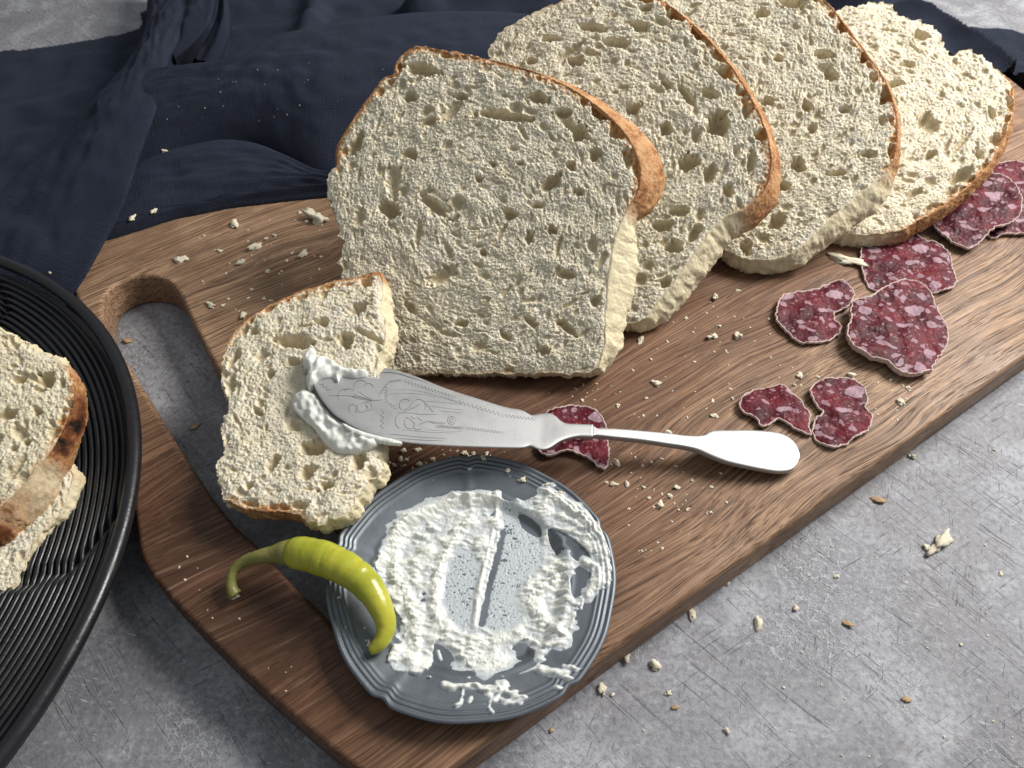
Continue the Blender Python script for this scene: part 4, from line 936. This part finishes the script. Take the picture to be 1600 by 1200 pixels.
    parts.append((V, Q, np.stack([V[:, 0], V[:, 1] + V[:, 2], 0 * V[:, 0]], 1) * 1000))
    def zat(p):
        i = np.clip(((p[..., 0] - xs[0]) / g).astype(int), 0, sh[1] - 1); j = np.clip(((p[..., 1] - ys[0]) / g).astype(int), 0, sh[0] - 1); return Z[j, i]
    def ribbon(left, right, arch, lowz, nu=60, edge=0.002, endfade=0.0):
        """left/right: lists of (px,py,z). spans a sheet arching between them"""
        Lq = catmull(np.array([P(*a) for a in left]), 0.002, False); Rq = catmull(np.array([P(*a) for a in right]), 0.002, False)
        mm = max(len(Lq), len(Rq))
        def res(p):
            d = np.r_[0, np.cumsum(np.linalg.norm(np.diff(p, axis=0), axis=1))]; q = np.linspace(0, d[-1], mm)
            return np.stack([np.interp(q, d, p[:, k]) for k in range(3)], 1)
        Lq, Rq = res(Lq), res(Rq); t = np.linspace(0, 1, nu)
        G = Lq[:, None] * (1 - t)[None, :, None] + Rq[:, None] * t[None, :, None]
        along = np.linspace(0, 1, mm); fade = 1 - np.clip((along - 0.62) / 0.3, 0, 1) ** 0.8 * endfade
        G[..., 2] += arch * np.sin(t * math.pi)[None] ** 0.7 * fade[:, None]
        s_ = np.linspace(0, 1, mm)
        G[..., 2] += 0.0013 * np.sin(t[None] * 9 + s_[:, None] * 4) * np.sin(t * math.pi)[None]
        G[..., 2] += band((mm, nu), 12, 40, 77) * 0.0006 * np.sin(t * math.pi)[None]
        # edges folded under
        for side in (0, 1):
            e = G[:, 0 if side == 0 else -1].copy(); inn = G[:, 3 if side == 0 else -4]; d = inn - e; d[:, 2] = 0; ex = []
            for f, dz in ((-0.2, -0.0012), (0.6, -0.0040), (3.0, -lowz)):
                q = e + d * f; q[:, 2] = e[:, 2] + dz; ex.append(q[:, None])
            G = np.concatenate((ex[::-1] + [G]) if side == 0 else ([G] + ex), axis=1)
        mm2, nn = G.shape[:2]
        W = np.linalg.norm(Rq - Lq, axis=1).mean(); dl = np.r_[0, np.cumsum(np.linalg.norm(np.diff((Lq + Rq) / 2, axis=0), axis=1))]
        uvx = np.cumsum(np.r_[0, np.linalg.norm(np.diff(G[mm2 // 2], axis=0), axis=1)])
        UV = np.stack([np.broadcast_to(uvx[None], (mm2, nn)), np.broadcast_to(dl[:, None], (mm2, nn)), np.zeros((mm2, nn))], -1).reshape(-1, 3) * 1000
        parts.append((G.reshape(-1, 3), grid_faces(mm2, nn)[:, ::-1].copy() if False else grid_faces(mm2, nn), UV))
    # the main fold: its crest stands up and hides what lies behind it
    ribbon([(170, 150, .034), (210, 126, .040), (255, 113, .046), (330, 105, .050), (370, 92, .051), (420, 64, .053), (470, 50, .054), (520, 40, .056), (600, 27, .057), (680, 20, .057), (780, 20, .056), (880, 30, .050)],
           [(170, 290, .0235), (205, 268, .0235), (250, 255, .0235), (300, 240, .0235), (350, 232, .0235), (400, 236, .0235), (450, 256, .0235), (500, 280, .0235), (560, 280, .0235), (640, 280, .0235), (740, 270, .0235), (840, 250, .0235)], 0.019, 0.030, 80)
    # small fold between it and the hem, which lies on the board
    ribbon([(180, 290, .026), (205, 262, .030), (250, 240, .034), (300, 226, .037), (350, 218, .038), (400, 224, .036), (450, 244, .032), (500, 266, .029), (560, 272, .028), (620, 272, .027)],
           [(150, 372, .0222), (175, 365, .0222), (220, 352, .0222), (270, 337, .0222), (310, 329, .0222), (360, 319, .0222), (410, 313, .0222), (470, 307, .0222), (540, 300, .0222), (600, 296, .0222)], 0.0035, 0.003, 60)
    ribbon([(160, 352, .0240), (220, 338, .0242), (270, 323, .0244), (310, 314, .0246), (360, 305, .0248), (410, 299, .0246), (470, 293, .0244), (540, 288, .024)],
           [(150, 378, .0214), (220, 357, .0214), (270, 341, .0214), (310, 333, .0214), (360, 323, .0214), (410, 317, .0214), (470, 310, .0214), (540, 304, .0214)], 0.0030, 0.002, 24)
    # diagonal fold lying over everything, from the top edge down to the bowl
    ribbon([(236, -60, .030), (230, 0, .034), (225, 55, .038), (205, 95, .038), (165, 140, .034), (100, 205, .026), (40, 262, .018), (-20, 320, .012), (-90, 390, .008), (-130, 460, .004)],
           [(330, -60, .040), (318, 5, .046), (268, 78, .050), (256, 120, .050), (240, 175, .048), (215, 240, .042), (196, 300, .038), (176, 345, .032), (132, 425, .0245), (95, 480, .016), (50, 560, .003)], 0.010, 0.018, endfade=0.95)
    # loop of cloth beside it, at the top
    ribbon([(300, 100, .034), (318, 70, .040), (338, 30, .044), (342, -10, .044), (338, -50, .04)],
           [(330, 104, .040), (348, 72, .046), (357, 38, .050), (356, 0, .050), (350, -40, .046)], 0.004, 0.016, 24)
    ribbon([(262, 70, .040), (262, 40, .044), (270, 0, .048), (276, -50, .048)],
           [(272, 88, .046), (302, 62, .050), (326, 30, .054), (336, -20, .054)], 0.003, 0.012, 30)
    V = []; Q = []; UV = []; o = 0
    for v, q, w in parts: V.append(v); Q.append(q + o); UV.append(w); o += len(v)
    ob = mesh('linen_napkin', np.concatenate(V), np.concatenate(Q), M['linen'], base=np.array([0.0, 0.2, 0.0]), vec={'cloth_uv': np.concatenate(UV)})
    info(ob, 'rumpled dark navy linen napkin lying behind and over the back of the board', 'napkin')
build_napkin()

# ------------------------------------------------------------------ crumbs
def lump_mesh(seed, mat, flat=0.6, res=3):
    import bmesh
    r = np.random.default_rng(seed); bm = bmesh.new(); bmesh.ops.create_icosphere(bm, subdivisions=res, radius=0.5)
    me = bpy.data.meshes.new('bread_crumb'); 
    dirs = r.normal(size=(9, 3)); ph = r.uniform(0, 6, 9); fr = r.uniform(2, 9, 9)
    for v in bm.verts:
        p = np.array(v.co) * 2; k = 1 + 0.42 * sum(math.sin(fr[i] * np.dot(dirs[i], p) * 0.6 + ph[i]) for i in range(9)) / 2.2
        k *= 1 + r.normal(0, 0.05); q = p * 0.5 * max(0.35, k)
        v.co = (q[0] * 1.15, q[1] * 0.85, q[2] * flat)
    bm.to_mesh(me); bm.free(); me.polygons.foreach_set('use_smooth', np.ones(len(me.polygons), dtype=bool))
    at = me.attributes.new('crust', 'FLOAT', 'POINT'); me.materials.append(mat); return me
CR = [lump_mesh(600 + i, M['crumb']) for i in range(7)]; FL = [lump_mesh(650 + i, M['crustbit'], 0.4, 2) for i in range(3)]
def crumb(x, y, size, z=ZB, label='tiny pale bread crumb lying loose on the wooden board', group='crumbs on the board', lib=CR, ang=None, asp=1.0, nm='bread_crumb'):
    p = P(x, y, z); k = np.linalg.norm(p - CAM) / F
    o = bpy.data.objects.new(nm, random.choice(lib)); s = size * k * 0.62
    o.scale = (s * asp, s, s); o.location = (p[0], p[1], z + s * 0.22); o.rotation_euler = (random.uniform(-.3, .3), random.uniform(-.3, .3), ang if ang is not None else random.uniform(0, 6.3))
    link(o); info(o, label, 'crumb', group)
# single crumbs one can point at
special = [(283, 407, 19, ZB, 'bright white crumb on the wood above the slot handle', 1.0), (378, 410, 17, ZB, 'yellowish crumb on the wood between the handle and the big slice', 1.0), (497, 345, 34, ZB, 'big flat bread flake on the board left of the front slice', 1.4), (367, 354, 17, ZB, 'oblong crumb near the napkin hem on the board', 1.4), (400, 387, 16, ZB, 'slender crumb pointing up between napkin and torn bread', 1.6), (330, 478, 15, ZB, 'flat crumb close to the top of the slot handle', 1.4), (381, 492, 15, ZB, 'flat crumb above the torn bread', 1.4), (476, 397, 15, ZB, 'thin crumb below the big flake', 1.6),
           (1113, 527, 17, ZB, 'double crumb in front of the second bread slice', 1.4), (1152, 526, 18, ZB, 'round bobbly crumb between the bread and the salami', 1.0), (1117, 465, 15, ZB, 'frayed crumb beside the second bread slice', 1.2), (1026, 600, 15, ZB, 'pale crumb right of the front slice on dark wood', 1.0), (1001, 533, 13, ZB, 'crumb right at the foot of the front slice', 1.3), (1042, 676, 13, ZB, 'crumb standing against the neck of the knife', 1.0), (1320, 408, 26, ZB, 'stringy crumb left of the wide salami slice', 2.0), (1249, 588, 13, ZB, 'crumb above the small ragged salami piece', 1.0), (1332, 588, 12, ZB, 'crumb above the figure eight salami slice', 1.2), (1407, 630, 14, ZB, 'round crumb right of the figure eight salami slice', 1.0), (1116, 651, 12, ZB, 'crumb above the knife handle', 1.0), (1059, 762, 12, ZB, 'crumb below the neck of the knife', 1.0), (1032, 790, 15, ZB, 'white crumb between plate and knife handle', 1.0), (965, 725, 12, ZB, 'crumb beside the tip of the red salami piece', 1.0), (1046, 775, 10, ZB, 'small crumb just above the white one near the plate', 1.0), (958, 758, 12, ZB, 'crumb close to the right rim of the plate', 1.0), (980, 756, 11, ZB, 'pale crumb right of the one by the plate rim', 1.2),
           (978, 1013, 36, 0, 'long crusty crumb on the grey table at the board edge', 1.0), (1025, 1043, 21, 0, 'white lumpy crumb on the table below the board', 1.0), (942, 1080, 19, 0, 'round crumb on the table below the plate', 1.0), (1080, 959, 16, 0, 'upright sliver crumb on the table near the board edge', 1.5), (1185, 972, 18, 0, 'white pointed crumb on the table in the middle of the front', 1.5), (1244, 950, 12, 0, 'pale round crumb right of the white pointed one', 1.0), (1134, 911, 12, 0, 'white crumb on the table close under the board', 1.0), (1135, 1142, 13, 0, 'crumb on the table near the bottom edge', 1.0), (1425, 714, 13, 0, 'crumb on the table right of the salami corner', 1.0), (1450, 858, 13, 0, 'greenish crumb at the end of the long pale one', 1.0), (1468, 848, 24, 0, 'long pale crumb on the table at the right', 2.0), (1044, 1083, 10, 0, 'small white crumb on the table under the lumpy one', 1.0), (956, 1086, 8, 0, 'speck of crumb touching the round one on the table', 1.0), (1307, 901, 8, 0, 'upright speck on the table', 1.2), (1563, 897, 7, 0, 'speck on the table near the right edge', 1.0),
           (605, 741, 12, ZB, 'crumb on the wood between torn bread and plate', 1.2), (790, 642, 9, ZB + .003, 'speck beside the blade on dark wood', 1.4), (369, 932, 11, ZB, 'white crumb stuck at the end of the pepper stem', 1.0)]
for (x, y, sz, z, lb, asp) in special:
    ang = {978: 1.5, 1080: 1.7, 1468: .7, 1320: -.5, 400: .9, 476: 1.2}.get(x)
    if x == 978: asp = 1.5; sz = 24
    crumb(x, y, sz, z, lb, 'larger crumbs one can point at', ang=ang, asp=asp)
for (x, y, sz, lb, asp, a) in [(1369, 782, 19, 'yellow brown seed like flake on the table, upper right', 1.6, -.3), (1320, 974, 15, 'slim brown flake on the table at the right', 2.0, -.5), (1415, 1094, 15, 'orange brown flake on the table, lower right', 1.3, 0), (1054, 1107, 15, 'small orange flake on the table below the plate', 1.4, 0), (862, 1142, 12, 'brown flake on the board below the plate', 1.0, 1.4), (200, 534, 22, 'brown stain like flake inside the slot handle', 1.3, 0), (305, 668, 18, 'faint flake on the table inside the slot handle', 1.8, .8)]:
    crumb(x, y, sz * .7, 0, lb, 'brown crust flakes', FL, a, asp, 'crust_flake')
r = np.random.default_rng(77)
crumb(583, 1013, 17, ZB + .0085, 'white bit of cheese stuck on the tip of the pepper', 'larger crumbs one can point at', nm='cheese_speck')
# cheese specks on the rim of the plate
for (x, y, sz) in [(757, 717, 12), (793, 735, 11), (816, 750, 13), (856, 757, 8), (878, 771, 11), (676, 751, 7), (773, 748, 6), (569, 982, 5), (572, 1001, 5), (586, 1016, 16), (578, 1008, 12)]:
    zz = plate_at(*P(x, y, PZ)[:2]); crumb(x, y, sz, float(zz) - .0003, 'tiny white speck of cheese on the plate beside the main smear', 'cheese specks on the plate rim', nm='cheese_speck')
# crumbs lying on the napkin, dropped straight onto it
NAP = bpy.data.objects['linen_napkin']; bpy.context.view_layer.update()
def on_napkin(x, y, size, label, group):
    d = Vector(ray(x, y)).normalized(); o = Vector(CAM) - NAP.location
    hit, loc, nn, _ = NAP.ray_cast(o, d)
    if hit:
        w_ = loc + NAP.location; k = (w_ - Vector(CAM)).length / F
        ob = bpy.data.objects.new('bread_crumb', random.choice(CR)); s_ = size * k * 0.62
        ob.scale = (s_ * 1.2, s_, s_); ob.location = w_ + nn * s_ * 0.2; ob.rotation_euler = (0, 0, random.uniform(0, 6)); link(ob); info(ob, label, 'crumb', group)
for (x, y, sz, lb) in [(258, 237, 11, 'white crumb in the dark valley of the napkin beside the diagonal fold'), (207, 342, 11, 'white crumb on the napkin hem nearest the slot handle'), (240, 331, 10, 'crumb on the napkin just right of the one at the hem'), (79, 427, 7, 'crumb on the napkin just above the rim of the black bowl')]:
    on_napkin(x, y, sz, lb, 'crumbs on the napkin')
for i in range(26):
    on_napkin(r.normal(440, 100), r.normal(130, 55), r.uniform(0.8, 1.9), 'tiny pale speck of dust on the dark napkin left of the front slice', 'specks on the napkin')
# loose crumbs, small ones nothing tells apart
def scatter(n, poly, z, lo, hi, label, group, lib=CR):
    poly = np.array(poly, float); mn = poly.min(0); mx = poly.max(0); k = 0
    while k < n:
        x, y = r.uniform(mn, mx)
        a = poly; b = np.roll(poly, -1, 0); c = (a[:, 1] <= y) != (b[:, 1] <= y)
        if (x < (a[c, 0] + (y - a[c, 1]) * (b[c, 0] - a[c, 0]) / (b[c, 1] - a[c, 1]))).sum() % 2 == 0: continue
        crumb(x, y, lo + (hi - lo) * r.random() ** 2.2, z, label, group, lib); k += 1
bl = 'tiny crumb scattered on the wood left of the front slice'; 
scatter(46, [(300, 350), (500, 325), (525, 400), (470, 450), (360, 500), (310, 440)], ZB, 3, 10, bl, 'tiny crumbs left of the front slice')
scatter(70, [(960, 600), (1000, 530), (1130, 460), (1200, 430), (1210, 560), (1150, 640), (1080, 660), (960, 650), (800, 600)], ZB, 3, 8, 'tiny crumb scattered on the dark wood right of the front slice', 'tiny crumbs right of the front slice')
scatter(50, [(960, 700), (1090, 730), (1180, 750), (1000, 900), (950, 800), (930, 740)], ZB, 3, 8, 'tiny crumb scattered on the wood between knife and front edge', 'tiny crumbs in front of the knife')
scatter(26, [(1180, 560), (1340, 590), (1440, 600), (1400, 660), (1200, 600)], ZB, 3, 8, 'tiny crumb scattered on the wood around the small salami slices', 'tiny crumbs by the salami')
scatter(45, [(600, 700), (830, 708), (760, 716), (640, 745), (600, 745)], ZB, 3, 12, 'tiny crumb on the dark wood between blade and plate', 'tiny crumbs above the plate')
scatter(24, [(980, 1020), (1200, 880), (1590, 640), (1590, 1180), (900, 1190)], 0, 3, 6, 'tiny speck of crumb on the grey table', 'specks on the table')
scatter(14, [(230, 880), (300, 860), (480, 1050), (520, 1150), (400, 1050)], ZB, 3, 6, 'tiny speck of crumb on the dark front of the board', 'specks on the board by the handle')
